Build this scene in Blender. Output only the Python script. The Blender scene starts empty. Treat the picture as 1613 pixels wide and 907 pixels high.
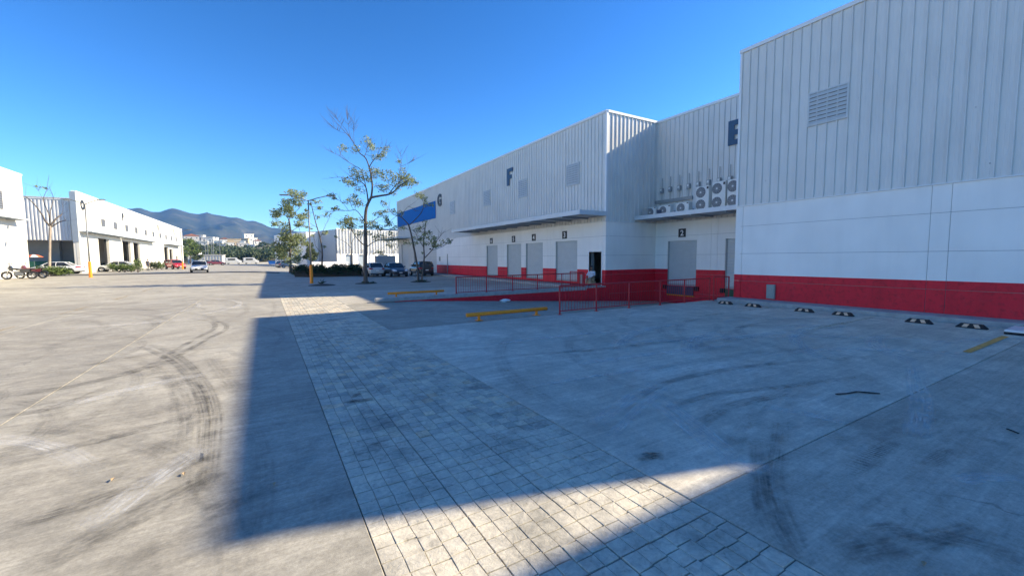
import bpy, math, random
import numpy as np
from mathutils import Vector, Matrix
R = math.radians
rng = random.Random(7)
nrng = np.random.default_rng(11)
scene = bpy.context.scene
col = scene.collection

# ---------------------------------------------------------------- camera
HC = 1.95
FPX, PITCH, YAW, ROLL = 651.93, R(4.195), R(30.707), R(-0.398)
CX, CY = 806.5, 453.5
fwd = Vector((math.sin(YAW)*math.cos(PITCH), math.cos(YAW)*math.cos(PITCH), -math.sin(PITCH)))
rgt = Vector((math.cos(YAW), -math.sin(YAW), 0))
upv = rgt.cross(fwd)
r2 = rgt*math.cos(ROLL) + upv*math.sin(ROLL)
u2 = -rgt*math.sin(ROLL) + upv*math.cos(ROLL)
cam_d = bpy.data.cameras.new("camera"); cam = bpy.data.objects.new("camera", cam_d); col.objects.link(cam)
cam.matrix_world = Matrix(((r2.x, u2.x, -fwd.x, 0), (r2.y, u2.y, -fwd.y, 0), (r2.z, u2.z, -fwd.z, HC), (0, 0, 0, 1)))
cam_d.sensor_width = 36; cam_d.lens = 36*FPX/1613; cam_d.clip_start = .05; cam_d.clip_end = 40000
scene.camera = cam

# ---------------------------------------------------------------- sky, sun, exposure
SUNV = Vector((18.06, -5.5, 10.6)).normalized()
EL = math.asin(SUNV.z); AZ = math.atan2(SUNV.x, SUNV.y)
w = bpy.data.worlds.new("World"); scene.world = w; w.use_nodes = True
nt = w.node_tree; nt.nodes.clear()
sky = nt.nodes.new("ShaderNodeTexSky"); sky.sky_type = 'NISHITA'; sky.sun_disc = False
sky.sun_elevation = EL; sky.sun_rotation = AZ; sky.altitude = 1200; sky.air_density = 1.0; sky.dust_density = .5; sky.ozone_density = 3.2
hs = nt.nodes.new("ShaderNodeHueSaturation"); hs.inputs['Saturation'].default_value = 1.13
bg = nt.nodes.new("ShaderNodeBackground"); bg.inputs[1].default_value = .05
ow = nt.nodes.new("ShaderNodeOutputWorld")
gm = nt.nodes.new('ShaderNodeGamma'); gm.inputs[1].default_value = 1.45
nt.links.new(sky.outputs[0], gm.inputs[0]); nt.links.new(gm.outputs[0], hs.inputs['Color']); nt.links.new(hs.outputs[0], bg.inputs[0]); nt.links.new(bg.outputs[0], ow.inputs[0])
sd = bpy.data.lights.new("sun", 'SUN'); sd.energy = 4.2; sd.angle = R(.53); sd.color = (1, .86, .62)
so = bpy.data.objects.new("sun", sd); col.objects.link(so)
so.rotation_euler = (-SUNV).to_track_quat('-Z', 'Y').to_euler()
so.location = (30, -20, 40)
vs = scene.view_settings; vs.view_transform = 'Standard'; vs.look = 'None'; vs.gamma = 1; vs.exposure = 1.5; vs.use_curve_mapping = False
scene.render.engine = 'CYCLES'
scene.cycles.max_bounces = 6; scene.cycles.diffuse_bounces = 4; scene.cycles.transparent_max_bounces = 12

# ---------------------------------------------------------------- pixel helpers (photo pixels -> directions)
def ray(px, py):
    return r2*((px-CX)/FPX) - u2*((py-CY)/FPX) + fwd
def gr(px, py, z=0.):
    d = ray(px, py); t = (z-HC)/d.z; return Vector((t*d.x, t*d.y, z))
def pX(px, py, X):
    d = ray(px, py); t = X/d.x; return Vector((X, t*d.y, HC+t*d.z))
def pY(px, py, Y):
    d = ray(px, py); t = Y/d.y; return Vector((t*d.x, Y, HC+t*d.z))
def sstep(a, b, x):
    t = min(1, max(0, (x-a)/(b-a))); return t*t*(3-2*t)
def gh(x, y):
    return .36*sstep(26, 58, y)*sstep(6, -4, x)
def grh(px, py):                      # a pixel on the gently rising ground
    z = 0.
    for _ in range(12):
        p = gr(px, py, z); z = .5*z+.5*gh(p.x, p.y)
    return gr(px, py, z)

# ---------------------------------------------------------------- materials
MATS = {}
def N(t, typ, **kw):
    n = t.nodes.new(typ)
    for k, v in kw.items():
        if k in n.inputs: n.inputs[k].default_value = v
        else: setattr(n, k, v)
    return n
def newmat(name):
    m = bpy.data.materials.new(name); m.use_nodes = True; t = m.node_tree
    b = t.nodes['Principled BSDF']; MATS[name] = m
    return m, t, b
def ramp(t, fac, stops):
    r = t.nodes.new('ShaderNodeValToRGB'); e = r.color_ramp.elements
    while len(e) < len(stops): e.new(.5)
    for i, (p, c) in enumerate(stops):
        e[i].position = p; e[i].color = (*c, 1) if len(c) == 3 else c
    t.links.new(fac, r.inputs[0]); return r
def simple(name, c, rough=.6, metal=0., var=.12, scale=6., bump=0., bscale=60., spec=.5, island=False, streak=None):
    """painted / raw surface with mottling, optional vertical streaks and fine relief"""
    m, t, b = newmat(name)
    g = N(t, 'ShaderNodeNewGeometry'); tc = N(t, 'ShaderNodeTexCoord')
    no = N(t, 'ShaderNodeTexNoise', Scale=scale, Detail=6., Roughness=.65)
    vec = g.outputs['Position']
    if streak:
        mp = N(t, 'ShaderNodeMapping'); mp.inputs['Scale'].default_value = streak
        t.links.new(vec, mp.inputs[0]); t.links.new(mp.outputs[0], no.inputs['Vector'])
    else: t.links.new(vec, no.inputs['Vector'])
    lo = tuple(max(0, x*(1-var)) for x in c); hi = tuple(min(1, x*(1+var)) for x in c)
    r = ramp(t, no.outputs[0], [(.3, lo), (.7, hi)])
    out = r.outputs[0]
    if island:
        h = N(t, 'ShaderNodeHueSaturation'); mr = N(t, 'ShaderNodeMapRange'); mr.inputs[3].default_value = .6; mr.inputs[4].default_value = 1.45
        t.links.new(g.outputs['Random Per Island'], mr.inputs[0]); t.links.new(mr.outputs[0], h.inputs['Value'])
        mr2 = N(t, 'ShaderNodeMapRange'); mr2.inputs[3].default_value = .47; mr2.inputs[4].default_value = .52
        t.links.new(g.outputs['Random Per Island'], mr2.inputs[0]); t.links.new(mr2.outputs[0], h.inputs['Hue'])
        t.links.new(out, h.inputs['Color']); out = h.outputs[0]
    t.links.new(out, b.inputs['Base Color'])
    b.inputs['Roughness'].default_value = rough; b.inputs['Metallic'].default_value = metal
    b.inputs['Specular IOR Level'].default_value = spec
    if bump:
        bn = N(t, 'ShaderNodeTexNoise', Scale=bscale, Detail=4.); t.links.new(vec, bn.inputs['Vector'])
        bp = N(t, 'ShaderNodeBump', Strength=bump, Distance=.01); t.links.new(bn.outputs[0], bp.inputs['Height']); t.links.new(bp.outputs[0], b.inputs['Normal'])
    return m
def leafmat(name, c, c2, trans=.35):
    m, t, b = newmat(name)
    g = N(t, 'ShaderNodeNewGeometry')
    r = ramp(t, g.outputs['Random Per Island'], [(0., c), (.8, c2), (1., tuple(x*1.3 for x in c2))])
    t.links.new(r.outputs[0], b.inputs['Base Color']); b.inputs['Roughness'].default_value = .55
    tr = N(t, 'ShaderNodeBsdfTranslucent'); t.links.new(r.outputs[0], tr.inputs[0])
    mx = N(t, 'ShaderNodeMixShader'); mx.inputs[0].default_value = trans
    o = t.nodes['Material Output']
    t.links.new(b.outputs[0], mx.inputs[1]); t.links.new(tr.outputs[0], mx.inputs[2]); t.links.new(mx.outputs[0], o.inputs[0])
    return m

def weathered(name, c, rough, streak_lo, streak_sc, speck=None, scuff=None, bump=0.):
    m, t, b = newmat(name); L = t.links.new
    g = N(t, 'ShaderNodeNewGeometry'); P = g.outputs['Position']
    def mul(a, f):
        x = N(t, 'ShaderNodeMix', data_type='RGBA', blend_type='MULTIPLY'); x.inputs[0].default_value = 1.; L(a, x.inputs[6]); L(f, x.inputs[7]); return x.outputs[2]
    n1 = N(t, 'ShaderNodeTexNoise', Scale=.7, Detail=6.); L(P, n1.inputs['Vector'])
    out = ramp(t, n1.outputs[0], [(.3, tuple(x*.94 for x in c)), (.7, tuple(min(1, x*1.03) for x in c))]).outputs[0]
    mp = N(t, 'ShaderNodeMapping'); mp.inputs['Scale'].default_value = (streak_sc, streak_sc, .16); L(P, mp.inputs[0])
    n2 = N(t, 'ShaderNodeTexNoise', Scale=1.8, Detail=7., Roughness=.7); L(mp.outputs[0], n2.inputs['Vector'])
    out = mul(out, ramp(t, n2.outputs[0], [(.34, (streak_lo,)*3), (.52, (1, 1, 1)), (.7, (1.02,)*3)]).outputs[0])
    if speck:
        v = N(t, 'ShaderNodeTexVoronoi', Scale=speck); L(P, v.inputs['Vector'])
        out = mul(out, ramp(t, v.outputs['Distance'], [(.0, (.35, .36, .38)), (.018*speck, (.45, .46, .48)), (.02*speck, (1, 1, 1))]).outputs[0])
    if scuff:
        n3 = N(t, 'ShaderNodeTexNoise', Scale=3.2, Detail=9., Roughness=.75, Distortion=.6); L(P, n3.inputs['Vector'])
        f = ramp(t, n3.outputs[0], [(.56, (0, 0, 0)), (.72, (.5, .5, .5))]).outputs[0]
        x = N(t, 'ShaderNodeMix', data_type='RGBA'); L(f, x.inputs[0]); L(out, x.inputs[6]); x.inputs[7].default_value = (*scuff, 1); out = x.outputs[2]
        n4 = N(t, 'ShaderNodeTexNoise', Scale=7., Detail=8., Roughness=.7); L(P, n4.inputs['Vector'])
        out = mul(out, ramp(t, n4.outputs[0], [(.33, (.68, .66, .66)), (.5, (1, 1, 1))]).outputs[0])
    L(out, b.inputs['Base Color']); b.inputs['Roughness'].default_value = rough; b.inputs['Specular IOR Level'].default_value = .4
    if bump:
        bn = N(t, 'ShaderNodeTexNoise', Scale=70., Detail=4.); L(P, bn.inputs['Vector']); bp = N(t, 'ShaderNodeBump', Strength=bump, Distance=.01); L(bn.outputs[0], bp.inputs['Height']); L(bp.outputs[0], b.inputs['Normal'])
weathered('metal_cladding', (.70, .69, .65), .42, .93, 2.2, speck=1.1)
weathered('white_wall', (.90, .875, .82), .75, .965, 1.1, bump=.2)
weathered('red_paint', (.76, .014, .032), .62, .86, 1.5, scuff=(.62, .07, .09), bump=.35)
simple('white_trim', (.74, .75, .74), .4, 0., .04)
simple('left_wall', (.72, .69, .60), .75, 0., .03, 1.0, .2, 90.)
simple('beige_wall', (.60, .58, .53), .75, 0., .05, 1.0, .2, 90.)
simple('grey_wall', (.40, .39, .37), .8, 0., .08, 2.0, .2, 60.)
simple('rail_red', (.45, .014, .024), .45, 0., .15, 9.)
simple('yellow_paint', (.95, .28, .01), .5, 0., .16, 14., .2, 60.)
simple('line_paint', (.74, .36, .08), .8, 0., .3, 9., .2, 80.)
simple('shutter', (.56, .58, .57), .4, .0, .05, 3.)
simple('rail_guide', (.34, .36, .36), .45, .2, .08, 5.)
simple('core', (.35, .35, .34), .9, 0., .1, 3.)
simple('joint', (.30, .31, .31), .9, 0., .1, 3.)
simple('dark_joint', (.05, .05, .05), .9, 0., .1, 3.)
simple('vent_dark', (.16, .165, .17), .5, .1, .06, 5.)
simple('letter_blue', (.018, .075, .15), .5, 0., .1, 4.)
simple('letter_black', (.02, .022, .026), .5, 0., .1, 4.)
simple('letter_white', (.8, .8, .8), .5, 0., .03, 4.)
simple('blue_stripe', (.002, .13, .42), .75, 0., .05, 2., spec=.15)
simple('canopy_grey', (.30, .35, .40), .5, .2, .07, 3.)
simple('canopy_edge', (.60, .64, .66), .45, .1, .05, 3.)
simple('vent_metal', (.55, .57, .56), .45, .1, .06, 5.)
simple('dark_void', (.01, .01, .012), .9, 0., .1, 5.)
simple('kerb_concrete', (.36, .36, .345), .85, 0., .22, 4., .5, 40.)
simple('black_rubber', (.014, .014, .016), .75, 0., .25, 12., .3, 90.)
simple('reflector', (.72, .47, .30), .4, 0., .15, 30.)
simple('box_grey', (.26, .31, .30), .5, .1, .08, 8.)
simple('ac_body', (.74, .73, .68), .5, 0., .05, 5.)
simple('ac_grille', (.17, .18, .19), .55, .2, .2, 20.)
simple('leveller_blue', (.045, .07, .115), .6, .2, .2, 6.)
simple('dock_green', (.03, .09, .05), .7, 0., .2, 6.)
simple('pole_metal', (.16, .17, .18), .45, .4, .12, 6.)
simple('bark', (.115, .095, .08), .9, 0., .4, 9., .8, 40., streak=(1, 1, .3))
simple('bark_pale', (.36, .29, .22), .9, 0., .35, 7., .8, 40., streak=(1, 1, .3))
simple('soil', (.06, .052, .04), .95, 0., .4, 9., .8, 30.)
simple('tyre', (.016, .016, .017), .8, 0., .2, 20.)
simple('rim', (.45, .46, .48), .3, .8, .1, 20.)
simple('plate_white', (.75, .75, .72), .5, 0., .1, 40.)
simple('lamp_glass', (.75, .76, .78), .15, 0., .05, 20.)
simple('tail_red', (.35, .012, .015), .2, 0., .1, 20.)
simple('plastic_black', (.018, .018, .02), .5, 0., .15, 15.)
simple('chrome', (.7, .7, .7), .15, 1., .05, 15.)
simple('cloth_white', (.62, .63, .68), .85, 0., .08, 12., .4, 60.)
simple('cloth_tan', (.42, .33, .22), .85, 0., .1, 12., .4, 60.)
simple('cloth_dark', (.02, .022, .035), .85, 0., .1, 12., .4, 60.)
simple('skin', (.28, .16, .10), .6, 0., .06, 12.)
simple('cardboard', (.42, .29, .16), .85, 0., .1, 8.)
simple('green_fence', (.015, .10, .065), .7, 0., .2, 3.)
simple('teal_plastic', (.02, .14, .14), .5, 0., .15, 6.)
simple('umbrella_orange', (.75, .16, .06), .7, 0., .12, 5.)
simple('blue_bin', (.01, .10, .42), .45, 0., .1, 5.)
simple('roof_tile', (.30, .12, .07), .85, 0., .2, 2.)
simple('house_white', (.72, .70, .64), .8, 0., .06, .6)
simple('house_ochre', (.55, .42, .26), .8, 0., .08, .6)
simple('house_grey', (.42, .41, .40), .8, 0., .08, .6)
simple('paper', (.72, .73, .72), .8, 0., .06, 30.)
leafmat('leaf_olive', (.085, .12, .045), (.38, .42, .19), .5)
leafmat('leaf_dark', (.010, .028, .012), (.028, .070, .022), .2)
leafmat('leaf_bright', (.06, .11, .025), (.20, .26, .07), .4)
leafmat('leaf_dry', (.10, .085, .035), (.24, .20, .10))
leafmat('leaf_far', (.035, .060, .024), (.12, .15, .065), .3)
leafmat('leaf_grass', (.02, .05, .015), (.05, .09, .03), .3)

def carpaint(name, c, rough=.28):
    m, t, b = newmat(name)
    g = N(t, 'ShaderNodeNewGeometry'); no = N(t, 'ShaderNodeTexNoise', Scale=2.5, Detail=5.)
    t.links.new(g.outputs['Position'], no.inputs['Vector'])
    r = ramp(t, no.outputs[0], [(.3, tuple(x*.88 for x in c)), (.75, tuple(min(1, x*1.08+.004) for x in c))])
    t.links.new(r.outputs[0], b.inputs['Base Color']); b.inputs['Roughness'].default_value = rough
    b.inputs['Coat Weight'].default_value = .6; b.inputs['Coat Roughness'].default_value = .08
    return m
carpaint('paint_white', (.72, .72, .70)); carpaint('paint_silver', (.50, .51, .50), .35); carpaint('paint_navy', (.012, .02, .035)); carpaint('paint_black', (.015, .017, .02))
carpaint('paint_red', (.50, .02, .03)); carpaint('paint_maroon', (.16, .025, .03)); carpaint('paint_grey', (.16, .17, .18))
def glassmat():
    m, t, b = newmat('car_glass')
    b.inputs['Base Color'].default_value = (.02, .025, .03, 1); b.inputs['Roughness'].default_value = .06; b.inputs['Specular IOR Level'].default_value = .7
    no = N(t, 'ShaderNodeTexNoise', Scale=3.); r = ramp(t, no.outputs[0], [(.3, (.014, .018, .022)), (.7, (.035, .042, .05))]); t.links.new(r.outputs[0], b.inputs['Base Color'])
glassmat()

# --- concrete yard: one material in world coordinates for ground sheet, slabs and dock ramp
def concrete():
    m, t, b = newmat('concrete'); L = t.links.new
    g = N(t, 'ShaderNodeNewGeometry'); P = g.outputs['Position']
    oi = N(t, 'ShaderNodeObjectInfo')
    n1 = N(t, 'ShaderNodeTexNoise', Scale=.33, Detail=7., Roughness=.62); L(P, n1.inputs['Vector'])
    n2 = N(t, 'ShaderNodeTexNoise', Scale=2.1, Detail=8., Roughness=.68, Distortion=.8); L(P, n2.inputs['Vector'])
    # trowel / tyre streaks, stretched along two directions
    def streaks(ang, sx, sy, sc, dist=.6):
        mp = N(t, 'ShaderNodeMapping'); mp.inputs['Rotation'].default_value = (0, 0, R(ang)); mp.inputs['Scale'].default_value = (sx, sy, 1)
        L(P, mp.inputs[0]); n = N(t, 'ShaderNodeTexNoise', Scale=sc, Detail=11., Roughness=.8, Distortion=dist); L(mp.outputs[0], n.inputs['Vector']); return n.outputs[0]
    s1 = streaks(-32, .16, 2.4, 4.5, .8); s2 = streaks(-8, .12, 2.0, 3.6, 1.2); s3 = streaks(70, .2, 2.0, 5.0, .5)
    n4 = N(t, 'ShaderNodeTexNoise', Scale=30., Detail=7., Roughness=.8); L(P, n4.inputs['Vector'])
    def mth(op, a, b_=None, c=None):
        n = N(t, 'ShaderNodeMath', operation=op)
        for i, x in enumerate((a, b_, c)):
            if x is None: continue
            if isinstance(x, (int, float)): n.inputs[i].default_value = x
            else: L(x, n.inputs[i])
        return n.outputs[0]
    def mr(x, a, b_, lo, hi):
        n = N(t, 'ShaderNodeMapRange'); n.inputs[1].default_value = a; n.inputs[2].default_value = b_; n.inputs[3].default_value = lo; n.inputs[4].default_value = hi; L(x, n.inputs[0]); return n.outputs[0]
    v = mth('MULTIPLY', mr(n1.outputs[0], .3, .7, .90, 1.10), mr(n2.outputs[0], .3, .72, .86, 1.12))
    v = mth('MULTIPLY', v, mr(s1, .36, .64, .86, 1.11)); v = mth('MULTIPLY', v, mr(s2, .36, .64, .90, 1.09)); v = mth('MULTIPLY', v, mr(s3, .38, .62, .92, 1.07))
    v = mth('MULTIPLY', v, mr(n4.outputs[0], .3, .7, .76, 1.20))
    sw = N(t, 'ShaderNodeTexNoise', Scale=.42, Detail=9., Roughness=.66, Distortion=3.2); L(P, sw.inputs['Vector'])
    v = mth('MULTIPLY', v, mr(sw.outputs[0], .44, .60, .90, 1.08))
    n5 = N(t, 'ShaderNodeTexNoise', Scale=9., Detail=6., Roughness=.75, Distortion=.5); L(P, n5.inputs['Vector'])
    v = mth('MULTIPLY', v, mr(n5.outputs[0], .32, .7, .84, 1.12))
    vo = N(t, 'ShaderNodeTexVoronoi', feature='DISTANCE_TO_EDGE', Scale=.19); nw = N(t, 'ShaderNodeTexNoise', Scale=1.4, Detail=5.); L(P, nw.inputs['Vector'])
    ad = N(t, 'ShaderNodeVectorMath', operation='MULTIPLY_ADD'); ad.inputs[1].default_value = (1.1, 1.1, 0); L(nw.outputs['Color'], ad.inputs[0]); L(P, ad.inputs[2]); L(ad.outputs[0], vo.inputs['Vector'])
    sk = N(t, 'ShaderNodeTexVoronoi', Scale=2.6); L(P, sk.inputs['Vector']); sep = N(t, 'ShaderNodeSeparateColor'); L(sk.outputs['Color'], sep.inputs[0])
    v = mth('MULTIPLY', v, mth('SUBTRACT', 1., mth('MULTIPLY', mr(sk.outputs['Distance'], .02, .045, .6, 0.), mth('GREATER_THAN', sep.outputs[0], .55))))
    ck = mth('MULTIPLY', mr(vo.outputs[0], .0, .0016, 1., 0.), mr(n1.outputs[0], .52, .58, 0., .35))
    v = mth('MULTIPLY', v, mth('SUBTRACT', 1., ck))
    # dark stain blots
    bl = N(t, 'ShaderNodeTexNoise', Scale=.9, Detail=5., Roughness=.6, Distortion=1.2); L(P, bl.inputs['Vector'])
    v = mth('MULTIPLY', v, mr(bl.outputs[0], .62, .78, 1.0, .72))
    c = ramp(t, n1.outputs[0], [(.3, (.43, .395, .325)), (.55, (.46, .43, .36)), (.75, (.48, .455, .395))])
    mul = N(t, 'ShaderNodeMix', data_type='RGBA', blend_type='MULTIPLY'); mul.inputs[0].default_value = 1.
    L(c.outputs[0], mul.inputs[6]); comb = N(t, 'ShaderNodeCombineColor'); [L(v, comb.inputs[i]) for i in range(3)]; L(comb.outputs[0], mul.inputs[7])
    mul2 = N(t, 'ShaderNodeMix', data_type='RGBA', blend_type='MULTIPLY'); mul2.inputs[0].default_value = 1.
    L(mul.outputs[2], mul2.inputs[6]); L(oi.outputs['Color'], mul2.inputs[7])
    # beyond the yard: bare sandy earth
    sx = N(t, 'ShaderNodeSeparateXYZ'); L(P, sx.inputs[0])
    far = mth('MAXIMUM', mr(sx.outputs[1], 172, 176, 0, 1), mr(mth('ABSOLUTE', mth('SUBTRACT', sx.outputs[0], 10)), 90, 92, 0, 1))
    nd = N(t, 'ShaderNodeTexNoise', Scale=.05, Detail=8.); L(P, nd.inputs['Vector'])
    dirt = ramp(t, nd.outputs[0], [(.35, (.20, .17, .10)), (.5, (.34, .29, .20)), (.7, (.12, .13, .06))])
    mix = N(t, 'ShaderNodeMix', data_type='RGBA'); L(far, mix.inputs[0]); L(mul2.outputs[2], mix.inputs[6]); L(dirt.outputs[0], mix.inputs[7])
    L(mix.outputs[2], b.inputs['Base Color'])
    L(mr(n2.outputs[0], .3, .7, .62, .85), b.inputs['Roughness']); b.inputs['Specular IOR Level'].default_value = .35
    hb = mth('ADD', mth('MULTIPLY', n4.outputs[0], .5), mth('MULTIPLY', s1, .7))
    bp = N(t, 'ShaderNodeBump', Strength=.5, Distance=.01); L(hb, bp.inputs['Height']); L(bp.outputs[0], b.inputs['Normal'])
concrete()
def stonemat():
    m, t, b = newmat('stamped_stone'); L = t.links.new
    g = N(t, 'ShaderNodeNewGeometry'); P = g.outputs['Position']
    n1 = N(t, 'ShaderNodeTexNoise', Scale=11., Detail=10., Roughness=.78, Distortion=1.2); L(P, n1.inputs['Vector'])
    n2 = N(t, 'ShaderNodeTexNoise', Scale=1.5, Detail=7., Roughness=.66); L(P, n2.inputs['Vector'])
    c1 = ramp(t, n1.outputs[0], [(.28, (.26, .24, .195)), (.42, (.52, .48, .395)), (.56, (.66, .61, .50)), (.74, (.78, .73, .60))])
    c2 = ramp(t, n2.outputs[0], [(.32, (.55, .56, .57)), (.5, (.92, .92, .92)), (.68, (1.12, 1.1, 1.06))])
    c3 = ramp(t, g.outputs['Random Per Island'], [(0., (.72, .73, .74)), (.5, (.98, .98, .98)), (.9, (1.08, 1.04, .96)), (1., (1.12, .94, .78))])
    a = N(t, 'ShaderNodeMix', data_type='RGBA', blend_type='MULTIPLY'); a.inputs[0].default_value = 1.; L(c1.outputs[0], a.inputs[6]); L(c2.outputs[0], a.inputs[7])
    d = N(t, 'ShaderNodeMix', data_type='RGBA', blend_type='MULTIPLY'); d.inputs[0].default_value = 1.; L(a.outputs[2], d.inputs[6]); L(c3.outputs[0], d.inputs[7])
    L(d.outputs[2], b.inputs['Base Color']); b.inputs['Roughness'].default_value = .8; b.inputs['Specular IOR Level'].default_value = .3
    n3 = N(t, 'ShaderNodeTexNoise', Scale=22., Detail=5., Roughness=.65, Distortion=1.); L(P, n3.inputs['Vector'])
    bp = N(t, 'ShaderNodeBump', Strength=.55, Distance=.012); L(n3.outputs[0], bp.inputs['Height']); L(bp.outputs[0], b.inputs['Normal'])
stonemat()
simple('stone_bed', (.21, .20, .175), .95, 0., .3, 12.)
def markmat(name, c, a, tread=False):
    """worn rubber / dust mark: broken up by noise, soft at its edges and ends (UV u across, v along)"""
    m, t, b = newmat(name); L = t.links.new
    uv = N(t, 'ShaderNodeUVMap'); sp = N(t, 'ShaderNodeSeparateXYZ'); L(uv.outputs[0], sp.inputs[0])
    def mth(op, x, y):
        n = N(t, 'ShaderNodeMath', operation=op)
        for i, q in enumerate((x, y)):
            if isinstance(q, (int, float)): n.inputs[i].default_value = q
            else: L(q, n.inputs[i])
        return n.outputs[0]
    u = sp.outputs[0]; v = sp.outputs[1]; g = N(t, 'ShaderNodeNewGeometry')
    edge = mth('MINIMUM', mth('MULTIPLY', mth('MULTIPLY', u, mth('SUBTRACT', 1., u)), 6.), 1.)
    ends = mth('MINIMUM', mth('MULTIPLY', mth('MULTIPLY', v, mth('SUBTRACT', 1., v)), 5.), 1.)
    # grooves across the tyre width
    sc = N(t, 'ShaderNodeCombineXYZ'); L(mth('MULTIPLY', u, 5.), sc.inputs[0]); L(mth('MULTIPLY', v, 3.), sc.inputs[1])
    n1 = N(t, 'ShaderNodeTexNoise', Scale=1.6, Detail=4.); L(sc.outputs[0], n1.inputs['Vector'])
    n2 = N(t, 'ShaderNodeTexNoise', Scale=3.5, Detail=6., Roughness=.7); L(g.outputs['Position'], n2.inputs['Vector'])
    r1 = ramp(t, n1.outputs[0], [(.35, (.25, .25, .25)), (.62, (1, 1, 1))]); r2_ = ramp(t, n2.outputs[0], [(.36, (.12, .12, .12)), (.62, (1, 1, 1))])
    f = mth('MULTIPLY', mth('MULTIPLY', edge, ends), mth('MULTIPLY', r1.outputs[0], r2_.outputs[0]))
    if tread:
        wv = mth('GREATER_THAN', mth('SINE', mth('MULTIPLY', v, 150.), 0.), 0.); f = mth('MULTIPLY', f, wv)
    f = mth('MULTIPLY', f, a)
    b.inputs['Base Color'].default_value = (*c, 1); b.inputs['Roughness'].default_value = .8; b.inputs['Specular IOR Level'].default_value = .2
    L(f, b.inputs['Alpha'])
markmat('mark_dark', (.05, .05, .05), .42); markmat('mark_faint', (.07, .07, .07), .20); markmat('mark_light', (.78, .77, .73), .6); markmat('mark_tread', (.03, .03, .03), .6, True)
markmat('mark_oil', (.012, .012, .013), .95)
def mountainmat():
    m, t, b = newmat('mountain_wood'); L = t.links.new
    g = N(t, 'ShaderNodeNewGeometry'); n = N(t, 'ShaderNodeTexNoise', Scale=.009, Detail=10., Roughness=.7); L(g.outputs['Position'], n.inputs['Vector'])
    r = ramp(t, n.outputs[0], [(.3, (.020, .026, .015)), (.5, (.05, .054, .032)), (.7, (.115, .10, .068))]); L(r.outputs[0], b.inputs['Base Color']); b.inputs['Roughness'].default_value = .95
    b.inputs['Specular IOR Level'].default_value = .1
mountainmat()
simple('hill_earth', (.11, .10, .055), .95, 0., .45, .03)

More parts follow.
